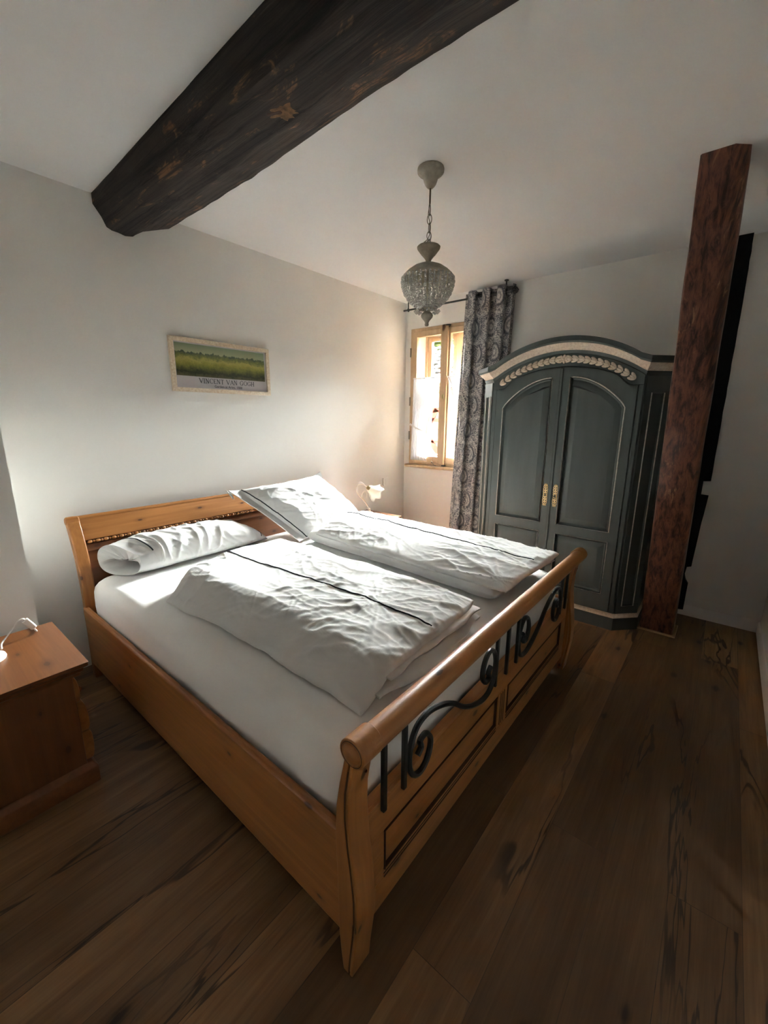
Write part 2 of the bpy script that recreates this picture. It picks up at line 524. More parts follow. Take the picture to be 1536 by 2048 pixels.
# ------------------------------------------------------------------ mesh helpers
class MB:
    def __init__(s):
        s.v, s.f, s.uv = [], [], None
    def add(s, vs, fs):
        o = len(s.v)
        s.v += [Vector(p) for p in vs]
        s.f += [[i + o for i in f] for f in fs]
        return s
    def box(s, a, b, mat=None):
        x0, y0, z0 = a
        x1, y1, z1 = b
        vs = [(x, y, z) for x in (x0, x1) for y in (y0, y1) for z in (z0, z1)]
        if mat is not None:
            vs = [mat @ Vector(p) for p in vs]
        return s.add(vs, [(0, 1, 3, 2), (4, 6, 7, 5), (0, 4, 5, 1), (2, 3, 7, 6), (0, 2, 6, 4), (1, 5, 7, 3)])
    def prism(s, poly, axis, lo, hi):
        """poly of 2D points in the two other axes (in xyz order), extruded along axis"""
        n = len(poly)
        def P(p, t):
            q = list(p)
            q.insert(axis, t)
            return q
        vs = [P(p, lo) for p in poly] + [P(p, hi) for p in poly]
        fs = [list(range(n))[::-1], list(range(n, 2 * n))] + [(i, (i + 1) % n, n + (i + 1) % n, n + i) for i in range(n)]
        return s.add(vs, fs)
    def loops(s, ls, cap0=True, cap1=True, closed=True, wrap=False):
        n = len(ls[0])
        vs = [p for l in ls for p in l]
        fs = []
        m = len(ls)
        for k in range(m if wrap else m - 1):
            a, b = k * n, ((k + 1) % m) * n
            for i in range(n if closed else n - 1):
                j = (i + 1) % n
                fs.append((a + i, a + j, b + j, b + i))
        if cap0 and not wrap:
            fs.append(list(range(n))[::-1])
        if cap1 and not wrap:
            fs.append(list(range((m - 1) * n, m * n)))
        return s.add(vs, fs)
    def lathe(s, prof, c=(0, 0, 0), seg=32, caps=True, mat=None):
        ls = []
        for r, z in prof:
            l = [Vector((c[0] + r * math.cos(2 * PI * i / seg), c[1] + r * math.sin(2 * PI * i / seg), c[2] + z)) for i in range(seg)]
            if mat is not None:
                l = [mat @ p for p in l]
            ls.append(l)
        return s.loops(ls, caps, caps)
    def tube(s, path, r, seg=8, caps=True, closed=False, squash=1.0):
        path = [Vector(p) for p in path]
        n = len(path)
        rs = r if isinstance(r, (list, tuple)) else [r] * n
        t0 = (path[1] - path[0]).normalized()
        up = Vector((0, 0, 1)) if abs(t0.z) < 0.9 else Vector((1, 0, 0))
        nr = (up - up.dot(t0) * t0).normalized()
        ls = []
        for i in range(n):
            if closed:
                t = (path[(i + 1) % n] - path[i - 1]).normalized()
            else:
                t = (path[min(i + 1, n - 1)] - path[max(i - 1, 0)]).normalized()
            nr = (nr - nr.dot(t) * t).normalized()
            bn = t.cross(nr)
            ls.append([path[i] + rs[i] * (math.cos(2 * PI * k / seg) * nr + squash * math.sin(2 * PI * k / seg) * bn) for k in range(seg)])
        return s.loops(ls, caps, caps, wrap=closed)
    def cyl(s, a, b, r, seg=16):
        return s.tube([a, b], r, seg)
    def ball(s, c, r, lv=1, sc3=(1, 1, 1), rot=None):
        bm = bmesh.new()
        bmesh.ops.create_icosphere(bm, subdivisions=lv, radius=1)
        vs = []
        for v in bm.verts:
            p = Vector((v.co.x * r * sc3[0], v.co.y * r * sc3[1], v.co.z * r * sc3[2]))
            if rot is not None:
                p = rot @ p
            vs.append(p + Vector(c))
        bm.verts.index_update()
        fs = [[v.index for v in f.verts] for f in bm.faces]
        bm.free()
        return s.add(vs, fs)
    def grid(s, fn, nu, nv):
        vs = [fn(i / nu, j / nv) for j in range(nv + 1) for i in range(nu + 1)]
        fs = [(j * (nu + 1) + i, j * (nu + 1) + i + 1, (j + 1) * (nu + 1) + i + 1, (j + 1) * (nu + 1) + i) for j in range(nv) for i in range(nu)]
        return s.add(vs, fs)
    def build(s, name, mat, parent=None, origin=None, bevel=0.0, smooth=35, bseg=2, fix=True):
        off = Vector(origin) if origin is not None else (parent_world(parent) if parent is not None else Vector((0, 0, 0)))
        me = bpy.data.meshes.new(name)
        me.from_pydata([p - off for p in s.v], [], s.f)
        if fix:
            bm = bmesh.new()
            bm.from_mesh(me)
            bmesh.ops.recalc_face_normals(bm, faces=bm.faces)
            bm.to_mesh(me)
            bm.free()
        me.materials.append(mat)
        if smooth:
            for p in me.polygons:
                p.use_smooth = True
            if smooth < 180:
                me.set_sharp_from_angle(angle=R(smooth))
        if s.uv is not None:
            ul = me.uv_layers.new(name='UVMap')
            for l in me.loops:
                ul.data[l.index].uv = s.uv[l.vertex_index]
        ob = bpy.data.objects.new(name, me)
        col.objects.link(ob)
        if parent is not None:
            ob.parent = parent
        else:
            ob.location = off
        if bevel:
            b = ob.modifiers.new('bevel', 'BEVEL')
            b.width = bevel
            b.segments = bseg
            b.limit_method = 'ANGLE'
            b.angle_limit = R(40)
        return ob

def parent_world(o):
    p = Vector((0, 0, 0))
    while o is not None:
        p += o.location
        o = o.parent
    return p

def tag(o, label, cat, group=None, kind=None):
    if label:
        o['label'] = label
        o['category'] = cat
    if group:
        o['group'] = group
    if kind:
        o['kind'] = kind
    return o
def thing(name, label, cat, loc=(0, 0, 0), group=None):
    o = bpy.data.objects.new(name, None)
    o.empty_display_size = 0.1
    col.objects.link(o)
    o.location = loc
    return tag(o, label, cat, group)
def struct(o):
    o['kind'] = 'structure'
    return o
def copy_tree(o, parent=None):
    c = o.copy()
    col.objects.link(c)
    if parent is not None:
        c.parent = parent
    for ch in list(o.children):
        copy_tree(ch, c)
    return c

def arc(cx, cz, r, a0, a1, n):
    return [(cx + r * math.cos(R(a0 + (a1 - a0) * i / n)), cz + r * math.sin(R(a0 + (a1 - a0) * i / n))) for i in range(n + 1)]
def catmull(pts, n=8, closed=False):
    P = [Vector(p) for p in pts]
    out = []
    m = len(P)
    for i in range(m if closed else m - 1):
        if closed:
            a, b, c, d = P[i - 1], P[i], P[(i + 1) % m], P[(i + 2) % m]
        else:
            a, b, c, d = P[max(i - 1, 0)], P[i], P[i + 1], P[min(i + 2, m - 1)]
        for k in range(n):
            t = k / n
            out.append(0.5 * (2 * b + (c - a) * t + (2 * a - 5 * b + 4 * c - d) * t * t + (3 * b - 3 * c + d - a) * t ** 3))
    if not closed:
        out.append(P[-1])
    return out
def lerp(a, b, t):
    return a + (b - a) * t
def sstep(x, a, b):
    t = max(0.0, min(1.0, (x - a) / (b - a)))
    return t * t * (3 - 2 * t)
def nz(x, y, z):
    return noise.noise(Vector((x, y, z)))
def interp(tab, t):
    for (a, va), (b, vb) in zip(tab, tab[1:]):
        if t <= b:
            return va + (vb - va) * max(0.0, min(1.0, (t - a) / (b - a)))
    return tab[-1][1]

# ------------------------------------------------------------------ room shell
XW, YH, H = 3.83, 2.835, 2.655          # window wall, headboard wall, ceiling
XL, YR = -1.6, -0.362                   # wall behind the camera's left, right-hand wall
WY0, WY1, WZ0, WZ1 = 1.86, 2.76, 0.985, 2.392   # window opening
T = 0.36
struct(MB().box((XL - 0.2, YR - 0.2, -0.15), (XW + T, YH + 0.2, 0)).build('floor', M['floor'], smooth=0))
struct(MB().box((XL - 0.2, YR - 0.2, H), (XW + T, YH + 0.2, H + 0.2)).build('ceiling', M['ceil'], smooth=0))
struct(MB().box((XL - 0.2, YH, 0), (XW + T, YH + 0.2, H)).build('wall_headboard', M['wall'], smooth=0))
w = MB()
w.box((XW, YR - 0.2, 0), (XW + T, YH, WZ0))
w.box((XW, YR - 0.2, WZ1), (XW + T, YH, H))
w.box((XW, YR - 0.2, WZ0), (XW + T, WY0, WZ1))
w.box((XW, WY1, WZ0), (XW + T, YH, WZ1))
struct(w.build('wall_window', M['wall'], smooth=0))
w = MB()          # unseen dark skin added on the outside wall to soak up bounced light
xe = XW + T
w.box((xe, -9, -3.0), (xe + 0.03, 13, WZ0))
w.box((xe, -9, WZ1), (xe + 0.03, 13, 5.0))
w.box((xe, -9, WZ0), (xe + 0.03, WY0, WZ1))
w.box((xe, WY1, WZ0), (xe + 0.03, 13, WZ1))
struct(w.build('wall_bounce_cut', plain('added_bounce_absorber', (0.035, 0.028, 0.024, 1), 0.9), smooth=0))
struct(MB().box((XL - 0.2, YR - 0.2, 0), (XW, YR, H)).build('wall_right', M['wall'], smooth=0))
struct(MB().box((XL - 0.2, YR, 0), (XL, YH, H)).build('wall_left', M['wall'], smooth=0))
struct(MB().box((XL, 2.375, 0), (0.362, YH, H)).build('wall_pier', M['wall'], smooth=0))
struct(MB().prism([(XW, 0), (XW - 0.014, 0), (XW - 0.014, 0.075), (XW - 0.006, 0.088), (XW, 0.088)], 1, YR, 2.6).build('baseboard_window', M['skirt']))
struct(MB().prism([(YR, 0), (YR + 0.014, 0), (YR + 0.014, 0.075), (YR + 0.006, 0.088), (YR, 0.088)], 0, XL, XW - 0.014).build('baseboard_right', M['skirt']))

# ------------------------------------------------------------------ window (double casement with outer sashes)
win = thing('window_1', None, None, (XW, 2.31, WZ0))
win['kind'] = 'structure'
def ring(mb, x0, x1, y0, y1, z0, z1, w, wt=None, wb=None):
    wt = wt or w
    wb = wb or w
    mb.box((x0, y0, z0), (x1, y0 + w, z1))
    mb.box((x0, y1 - w, z0), (x1, y1, z1))
    mb.box((x0, y0 + w, z0), (x1, y1 - w, z0 + wb))
    mb.box((x0, y0 + w, z1 - wt), (x1, y1 - w, z1))
    return mb
ring(MB(), XW - 0.012, XW + 0.055, WY0, WY1, WZ0, WZ1, 0.042).build('frame', M['window_pine'], win, bevel=0.004)
lining = ring(MB(), XW + 0.055, XW + 0.235, WY0, WY1, WZ0, WZ1, 0.022)
lining.build('lining', M['lining_pine'], win, bevel=0.002)
for k, (y0, y1) in enumerate(((2.335, 2.728), (1.892, 2.325))):
    cs = ring(MB(), XW - 0.022, XW + 0.022, y0, y1, WZ0 + 0.03, WZ1 - 0.032, 0.052, 0.056, 0.07).build('casement', M['window_pine'], win, bevel=0.004)
    MB().box((XW - 0.002, y0 + 0.05, WZ0 + 0.098), (XW + 0.002, y1 - 0.05, WZ1 - 0.086)).build('pane', M['glass'], cs, smooth=0)
MB().box((XW - 0.045, 2.292, WZ0 + 0.022), (XW - 0.020, 2.362, WZ1 - 0.004)).build('closing_stile', M['window_pine'], win, bevel=0.007)
# outer sashes with transom
xo = XW + 0.235
ring(MB(), xo, xo + 0.06, WY0, WY1, WZ0, WZ1, 0.05).build('outer_frame', M['outer_pine'], win, bevel=0.004)
MB().box((xo - 0.006, 2.275, WZ0 + 0.05), (xo + 0.06, 2.345, WZ1 - 0.05)).build('outer_mullion', M['outer_pine'], win, bevel=0.004)
for y0, y1 in ((1.91, 2.275), (2.345, 2.71)):
    MB().box((xo - 0.004, y0, 1.795), (xo + 0.058, y1, 1.845)).build('transom', M['outer_pine'], win, bevel=0.006)
    for z0, z1 in ((WZ0 + 0.05, 1.795), (1.845, WZ1 - 0.05)):
        sh = ring(MB(), xo + 0.006, xo + 0.050, y0 + 0.002, y1 - 0.002, z0 + 0.002, z1 - 0.002, 0.046).build('outer_sash', M['outer_pine'], win, bevel=0.004)
        MB().box((xo + 0.026, y0 + 0.046, z0 + 0.046), (xo + 0.030, y1 - 0.046, z1 - 0.046)).build('pane', M['glass'], sh, smooth=0)
sill = MB().prism([(XW - 0.055, WZ0 - 0.012), (XW - 0.055, WZ0 - 0.026), (XW - 0.04, WZ0 - 0.034), (XW + 0.002, WZ0 - 0.036), (XW + 0.002, WZ0), (XW - 0.042, WZ0)], 1, WY0 - 0.035, WY1 + 0.03)
sill.build('window_sill', M['window_pine'], win, bevel=0.002)
# hardware: latch hook on the lower rail, hinges, olive handle on the closing stile, stay hooks on outer sash
lt = MB()
lt.ball((XW - 0.052, 2.43, WZ0 + 0.046), 0.010, 2)
lt.tube([(XW - 0.046, 2.43, WZ0 + 0.046), (XW - 0.058, 2.415, WZ0 + 0.03), (XW - 0.060, 2.395, WZ0 + 0.012), (XW - 0.052, 2.375, WZ0 + 0.010)], 0.004, 8)
lt.build('latch_hook', M['wire'], win)
hd = MB()
hd.ball((XW - 0.056, 2.318, 1.70), 0.014, 2, (0.7, 0.8, 1.9))
hd.cyl((XW - 0.045, 2.318, 1.70), (XW - 0.060, 2.318, 1.70), 0.007)
hd.build('turn_handle', M['bronze'], win)
for z in (1.30, 1.66, 2.16):
    MB().cyl((XW - 0.018, WY1 - 0.004, z - 0.045), (XW - 0.018, WY1 - 0.004, z + 0.045), 0.008, 10).build('hinge', M['wire'], win)
for z in (WZ0 + 0.012, WZ1 - 0.014):
    MB().box((XW - 0.050, 2.275, z - 0.006), (XW - 0.02, 2.315, z + 0.006)).build('bolt', M['rod'], win, bevel=0.002)
hk = MB().tube([(xo - 0.004, 2.19, 1.92), (xo - 0.02, 2.19, 1.92), (xo - 0.026, 2.185, 1.90), (xo - 0.02, 2.18, 1.85), (xo - 0.01, 2.18, 1.82)], 0.005, 8)
hk.build('stay_hook', M['rod'], win)

# ------------------------------------------------------------------ outside: half-timbered neighbour, tree, yard
M['yard'] = plain('pale_yard_gravel', (0.06, 0.058, 0.052, 1), 0.95, var=0.15, scale=3)
M['render_wall'] = plain('white_house_render', (0.80, 0.78, 0.74, 1), 0.9, var=0.03, scale=2)
M['red_timber'] = plain('red_house_timber', (0.34, 0.060, 0.045, 1), 0.8, var=0.2, scale=8)
M['tile'] = plain('sunbleached_roof_tile', (0.055, 0.042, 0.030, 1), 0.85, var=0.3, scale=5)
M['grey_joint'] = plain('grey_joint', (0.16, 0.16, 0.17, 1), 0.9)
def leaf_mat():
    m = NT('foliage_green', 0.7, (0.1, 0.2, 0.03, 1), 0.2)
    f = m.noise(m.coord(), 2.0, 4, 0.7)
    m.color(m.ramp(f, [(0.3, (0.010, 0.020, 0.003)), (0.7, (0.032, 0.050, 0.006))]))
    return m.m
M['leaf'] = leaf_mat()
struct(MB().box((4.3, -8, -3.2), (40, 30, -3.0)).build('yard', M['yard'], smooth=0))
hx = 9.0
house = thing('neighbour_house', 'white half-timbered house with red beams seen through the window', 'house', (hx, 6, -3.0))
MB().box((hx, -9.0, -3.0), (hx + 4, 13, 2.30)).build('house_wall', M['render_wall'], house, smooth=0)  # unseen stretch on the right added to block low sky light
def beam_pts(mb, y0, z0, y1, z1, wd):
    d = Vector((0, y1 - y0, z1 - z0))
    L = d.length
    d.normalize()
    n = Vector((0, -d.z, d.y)) * wd / 2
    a, b = Vector((hx, y0, z0)), Vector((hx, y1, z1))
    P = [a - n, a + n, b + n, b - n]
    o = Vector((-0.03, 0, 0))
    mb.add([p + o for p in P] + [p - o for p in P], [(0, 1, 2, 3), (7, 6, 5, 4), (0, 4, 5, 1), (1, 5, 6, 2), (2, 6, 7, 3), (3, 7, 4, 0)])
for k in range(-4, 6):
    ys = 5.55 + k * 1.05
    if 1.2 < ys < 11:
        for seg in ((ys - 0.35, 1.66, ys + 0.55, 1.66, 0.12), (ys - 0.35, 1.42, ys + 0.3, 1.42, 0.10), (ys + 0.12, 1.68, ys + 0.42, 1.18, 0.13),
                    (ys + 0.44, 1.10, ys - 0.12, 0.42, 0.14), (ys - 0.35, 0.89, ys + 0.4, 0.89, 0.06)):
            tb = MB()
            beam_pts(tb, *seg)
            tb.build('timber', M['red_timber'], house, smooth=0)
for z in (1.81, 1.19, 0.2, -0.4):
    MB().box((hx - 0.012, -9.0, z - 0.012), (hx + 0.02, 13, z + 0.012)).build('joint', M['grey_joint'], house, smooth=0)
rf = MB()
NR = 9
for r_ in range(NR):
    x0 = hx - 0.28 + r_ * 0.285
    z0 = 2.25 + (x0 - (hx - 0.28)) * 0.49
    def tl(u, v, x0=x0, z0=z0):
        y = -9.2 + 22.4 * u
        ph = (y / 0.21 + (0.5 if int(round((x0 - hx) / 0.285)) % 2 else 0.0))
        sc_ = abs(math.sin(PI * ph))
        x = x0 + 0.34 * v - (0.055 * sc_ if v == 0 else 0)
        return Vector((x, y, z0 + 0.49 * 0.34 * v + 0.045 * (1 - v) + 0.025 * sc_))
    rf.grid(tl, 900, 1)
rf.box((hx - 0.2, -9.2, 2.16), (hx - 0.12, 13.2, 2.26))
rf.prism([(hx - 0.22, 2.22), (hx + 2.3, 3.45), (hx + 5.0, 2.22)], 1, -9.2, 13.2)
rf.build('tiled_roof', M['tile'], house, smooth=20, fix=False)
random.seed(5)
def tree(x, y, zc, rx, rz, label):
    t = thing('leafy_tree', label, 'tree', (x, y, -3.0), 'trees behind the neighbouring roof')
    mb = MB()
    for i in range(1500):
        a, b = random.uniform(0, 2 * PI), math.acos(random.uniform(-1, 1))
        rr = random.uniform(0.72, 1.0)
        c = Vector((x + rx * rr * math.sin(b) * math.cos(a), y + rx * rr * math.sin(b) * math.sin(a), zc + rz * rr * math.cos(b)))
        q = Matrix.Rotation(random.uniform(0, 6.3), 3, 'Z') @ Matrix.Rotation(random.uniform(-1, 1), 3, 'X')
        s_ = random.uniform(0.12, 0.28)
        mb.add([c + q @ Vector(p) * s_ for p in ((-1, 0, 0), (0, -0.5, 0.1), (1, 0, 0), (0, 0.5, 0.1))], [(0, 1, 2, 3)])
    mb.ball((x, y, zc), 1.0, 3, (rx * 0.8, rx * 0.8, rz * 0.8))
    mb.build('crown', M['leaf'], t, smooth=0, fix=False)
    MB().tube([(x, y, -3), (x, y, zc)], [0.22, 0.12], 10).build('trunk', M['post'], t)
tree(18.0, 11.9, 4.6, 2.2, 2.5, 'green tree above the neighbouring roof in the left window pane')
tree(18.0, 7.3, 4.7, 2.2, 2.5, 'green tree above the neighbouring roof beside the grey curtain')
tree(18.0, 16.5, 4.8, 2.2, 2.5, 'green tree farthest left beyond the neighbouring roof')

# ------------------------------------------------------------------ ceiling beam (hewn, running out from the headboard wall)
bm_ = MB()
secs = []
NB = 110
Y0, Y1 = YH + 0.05, -0.34
for i in range(NB + 1):
    t = i / NB
    y = lerp(Y0, Y1, t)
    xl = interp([(-1, 0.93), (1.2, 0.928), (2.0, 0.955), (2.95, 0.985)], y)          # ceiling line left
    bl = interp([(-1, 0.93), (0.9, 0.945), (1.3, 0.955), (1.8, 1.0), (2.95, 1.043)], y)   # bottom left arris
    br_ = interp([(-1, 1.115), (0.7, 1.122), (1.06, 1.126), (1.57, 1.150), (1.94, 1.173), (2.95, 1.186)], y)
    xr = br_ + 0.20
    zb = 2.500
    q = []
    base = [(xl, H + 0.02), (xl + 0.003, H - 0.05), (lerp(xl, bl, 0.6), zb + 0.055), (bl, zb + 0.012), (lerp(bl, br_, 0.18), zb),
            (lerp(bl, br_, 0.40), zb - 0.004), (lerp(bl, br_, 0.62), zb - 0.006), (lerp(bl, br_, 0.86), zb), (br_, zb + 0.012), (br_ + 0.04, zb + 0.045), (xr, H - 0.05), (xr, H + 0.02)]
    for k, (x, z) in enumerate(base):
        a = 0.0 if k in (0, 11) else 1.0
        rgh = 0.011 if k in (7, 8, 9) else 0.005
        dx = a * (rgh * nz(y * 2.2, k * 3.1, 1.0) + rgh * 0.9 * nz(y * 9, k * 3.1, 4.0))
        dz = a * (rgh * 0.8 * nz(y * 2.0, k * 2.3, 8.0) + rgh * 0.8 * nz(y * 11, k * 2.3, 6.0))
        if k in (7, 8):      # ragged waney arris
            dx += 0.010 * max(0, nz(y * 6.5, 0, 3) - 0.1)
        if k == 6:           # long drying crack
            dz += 0.012 if 0.5 < y < 2.2 else 0.0
        q.append((x + dx, y, z + dz))
    secs.append(q)
bm_.loops(secs)
beam = bm_.build('ceiling_beam', M['beam'], origin=(1.1, 1.2, 2.5), smooth=50)
tag(beam, 'blackened rough-hewn timber beam running across the white ceiling', 'beam')
# peg hole with paler torn wood on the underside, laid on the hewn surface
from mathutils.bvhtree import BVHTree
bvh = BVHTree.FromPolygons([tuple(p) for p in bm_.v], [tuple(f) for f in bm_.f])
def on_beam(x, y, lift):
    hit = bvh.ray_cast(Vector((x, y, 1.5)), Vector((0, 0, 1)))
    return Vector((x, y, (hit[0].z if hit[0] is not None else 2.5) - lift))
def patch(name, mat, cx, cy_, rx, ry, ang, seed, lift, rag):
    ls = []
    for f_ in (1.0, 0.8, 0.6, 0.4, 0.2, 0.02):
        l = []
        for i in range(40):
            a = 2 * PI * i / 40
            k = 1 + rag * nz(math.cos(a) * 2.2, math.sin(a) * 2.2, seed) + 0.6 * rag * nz(math.cos(a) * 7, math.sin(a) * 7, seed + 2)
            dx, dy = rx * k * f_ * math.cos(a), ry * k * f_ * math.sin(a)
            l.append(on_beam(cx + dx * math.cos(ang) - dy * math.sin(ang), cy_ + dx * math.sin(ang) + dy * math.cos(ang), lift if f_ < 0.9 else lift * 0.2))
        ls.append(l)
    MB().loops(ls, False, True).build(name, mat, beam, smooth=180)
patch('torn_patch', plain('raw_torn_wood', (0.14, 0.072, 0.030, 1), 0.85, var=0.6, scale=38), 1.080, 1.330, 0.030, 0.050, 0.3, 3.0, 0.0012, 0.75)
patch('peg_hole', M['groove'], 1.066, 1.362, 0.010, 0.030, 0.5, 9.0, 0.0024, 0.4)

# ------------------------------------------------------------------ leaning timber post
ps = MB()
secs = []
for i in range(41):
    t = i / 40
    z = H * t + 0.0
    x0 = lerp(3.355, 2.585, t)
    y0, y1 = lerp(0.112, 0.112, t), lerp(0.312, 0.290, t)
    ch = lerp(0.012, 0.055, sstep(t, 0.25, 1.0))
    dpt = lerp(0.19, 0.21, t)
    sec = [(x0, y1 - 0.006), (x0, y0 + ch), (x0 + ch * 0.9, y0), (x0 + dpt - 0.012, y0), (x0 + dpt, y0 + 0.012), (x0 + dpt, y1 - 0.01), (x0 + dpt - 0.01, y1), (x0 + 0.008, y1)]
    secs.append([(x + 0.0035 * nz(z * 3, k, 2), y + 0.0035 * nz(z * 4, k, 7), z) for k, (x, y) in enumerate(sec)])
ps.loops(secs)
post = ps.build('timber_post', M['post'], origin=(3.4, 0.2, 0.0), smooth=50)
tag(post, 'reddish brown old timber post leaning between floor and ceiling beside the wardrobe', 'post')
sh = MB().box((3.335, 0.095, 0.0), (3.56, 0.33, 0.012))
sho = sh.build('base_shim', plain('pale_raw_wood_shim', (0.33, 0.22, 0.13, 1), 0.7), post, bevel=0.003)

# black timber set in the wall behind the post (outline with notches and a cable of its own)
bt = MB()
out_ = [(2.655, 0.072), (2.30, 0.066), (1.60, 0.064), (1.06, 0.062), (1.055, 0.105), (0.955, 0.105), (0.952, 0.060), (0.70, 0.075), (0.405, 0.086), (0.395, 0.112),
        (0.330, 0.118), (0.290, 0.105), (0.262, 0.088), (0.05, 0.090), (0.045, 0.128), (0.045, 0.27), (2.655, 0.27)]
poly = []
for i, (z, y) in enumerate(out_):
    poly.append((y, z))
    if i < len(out_) - 1:
        z2, y2 = out_[i + 1]
        n = max(1, int(abs(z2 - z) / 0.05)) if y2 < 0.2 else 1
        for k in range(1, n):
            zz = lerp(z, z2, k / n)
            poly.append((lerp(y, y2, k / n) + 0.003 * nz(zz * 19, 3, 1), zz))
bt.prism(poly, 0, XW - 0.035, XW + 0.02)
wtb = bt.build('wall_timber', M['black'], origin=(XW, 0.1, 0), smooth=0)
tag(wtb, 'black notched timber upright set into the wall behind the leaning post', 'timber')

# ------------------------------------------------------------------ bed
bed = thing('bed', 'wide honey pine sleigh bed with black iron scrollwork in the footboard', 'bed', (1.555, 1.65, 0))
BX0, BX1 = 0.592, 2.518
Fc = [(0.0, 0.585), (0.06, 0.580), (0.12, 0.572), (0.2, 0.563), (0.28, 0.563), (0.36, 0.572), (0.44, 0.583), (0.52, 0.590), (0.60, 0.588), (0.66, 0.578), (0.70, 0.570)]
Bc = [(0.0, 0.618), (0.06, 0.626), (0.13, 0.632), (0.25, 0.634), (0.35, 0.635), (0.45, 0.638), (0.55, 0.632), (0.62, 0.620), (0.68, 0.606), (0.70, 0.602)]
def curve(tab, z):
    return interp(tab, z)
zs = [0.70 * i / 28 for i in range(29)]
def leg_mesh(x0, x1, outer):
    mb = MB()
    for fa, fb, ins in ((0.0, 0.010, 0.0), (0.010, 0.015, 0.005), (0.015, None, 0.0)):
        poly = [(curve(Fc, z) + fa, z) for z in zs]
        if fb is None:
            poly += [(0.577 + 0.0385 * math.cos(R(a)), 0.729 + 0.0385 * math.sin(R(a))) for a in range(215, -46, -13)]
        poly += [((curve(Bc, z) if fb is None else curve(Fc, z) + fb), z) for z in reversed(zs)]
        mb.prism(poly, 0, x0 + ins, x1 - ins)
    return mb
for k, (x0, x1) in enumerate(((BX0, BX0 + 0.072), (BX1 - 0.072, BX1))):
    lg = leg_mesh(x0, x1, k).build('foot_leg', M['pine_z'], bed, bevel=0.003)
    g = MB()
    xo_ = x0 - 0.0006 if k == 0 else x1 + 0.0006
    g.loops([[(xo_, curve(Fc, z) + 0.0125 - 0.0022, z), (xo_, curve(Fc, z) + 0.0125 + 0.0022, z)] for z in zs[:-1]], False, False, closed=False)
    g.build('groove', M['groove'], lg, fix=False)
    # rounded scroll that wraps the rail end
    cp = MB()
    xm = (x0 + x1) / 2
    prof = [(0.001, -0.010), (0.014, -0.0085), (0.024, -0.004), (0.028, 0.0), (0.028, 0.01)]
    rot = Matrix.Translation((x0 if k == 0 else x1, 0.577, 0.729)) @ Matrix.Rotation(R(90 if k == 0 else -90), 4, 'Y')
    cp.lathe(prof, (0, 0, 0), 28, mat=rot)
    cp.build('scroll_end', M['pine_x'], lg, smooth=60)
    MB().tube([(x0 - 0.0002 if k == 0 else x1 + 0.0002, 0.577 + 0.0325 * math.cos(R(a)), 0.729 + 0.0325 * math.sin(R(a))) for a in range(0, 360, 12)], 0.0009, 6, closed=True).build('groove', M['groove'], lg)
    dp = MB()      # dowel plug
    xs_ = x0 - 0.001
    MB().lathe([(0.001, -0.001), (0.004, -0.001), (0.004, 0.002)], (xm + 0.018, curve(Fc, 0.64) - 0.0012, 0.64), 10).build('dowel', M['groove'], lg)
MB().tube([(BX0 + 0.05, 0.573, 0.730), (1.555, 0.573, 0.731), (BX1 - 0.05, 0.573, 0.730)], 0.0345, 24).build('foot_rail', M['pine_x'], bed, smooth=60)
fp = MB()
fp.box((BX0 + 0.06, 0.610, 0.085), (BX1 - 0.06, 0.640, 0.465))
fp.box((BX0 + 0.06, 0.600, 0.352), (BX1 - 0.06, 0.612, 0.465))      # top rail
fp.box((BX0 + 0.06, 0.600, 0.085), (BX1 - 0.06, 0.612, 0.180))      # bottom rail
for x0, x1 in ((BX0 + 0.06, 0.742), (1.510, 1.606), (2.365, BX1 - 0.06)):
    fp.box((x0, 0.600, 0.18), (x1, 0.612, 0.352))
fpo = fp.build('foot_panel', M['pine_x'], bed, bevel=0.002)
for x0, x1 in ((0.742, 1.510), (1.606, 2.365)):
    mo = MB()
    for zc, r_ in ((0.186, 0.006), (0.200, 0.007), (0.348, 0.004)):
        mo.cyl((x0, 0.606, zc), (x1, 0.606, zc), r_, 10)
    for xc in (x0 + 0.004, x1 - 0.004):
        mo.cyl((xc, 0.606, 0.19), (xc, 0.606, 0.348), 0.004, 10)
    mo.build('panel_moulding', M['pine_x'], fpo)
    gr = MB()
    for zc in (0.179, 0.193, 0.2085, 0.3425):
        gr.box((x0 + 0.004, 0.5990, zc - 0.0018), (x1 - 0.004, 0.6105, zc + 0.0018))
    for xc in (x0 + 0.0095, x1 - 0.0095):
        gr.box((xc - 0.0018, 0.5990, 0.2), (xc + 0.0018, 0.6105, 0.342))
    gr.build('groove', M['groove'], fpo, smooth=0)
ir_y = 0.592
gl = MB()
for xc in (1.538, 1.556, 1.574):
    gl.box((xc - 0.0025, 0.5985, 0.19), (xc + 0.0025, 0.6005, 0.345))
gl.build('centre_fluting', M['groove'], fpo, smooth=0)
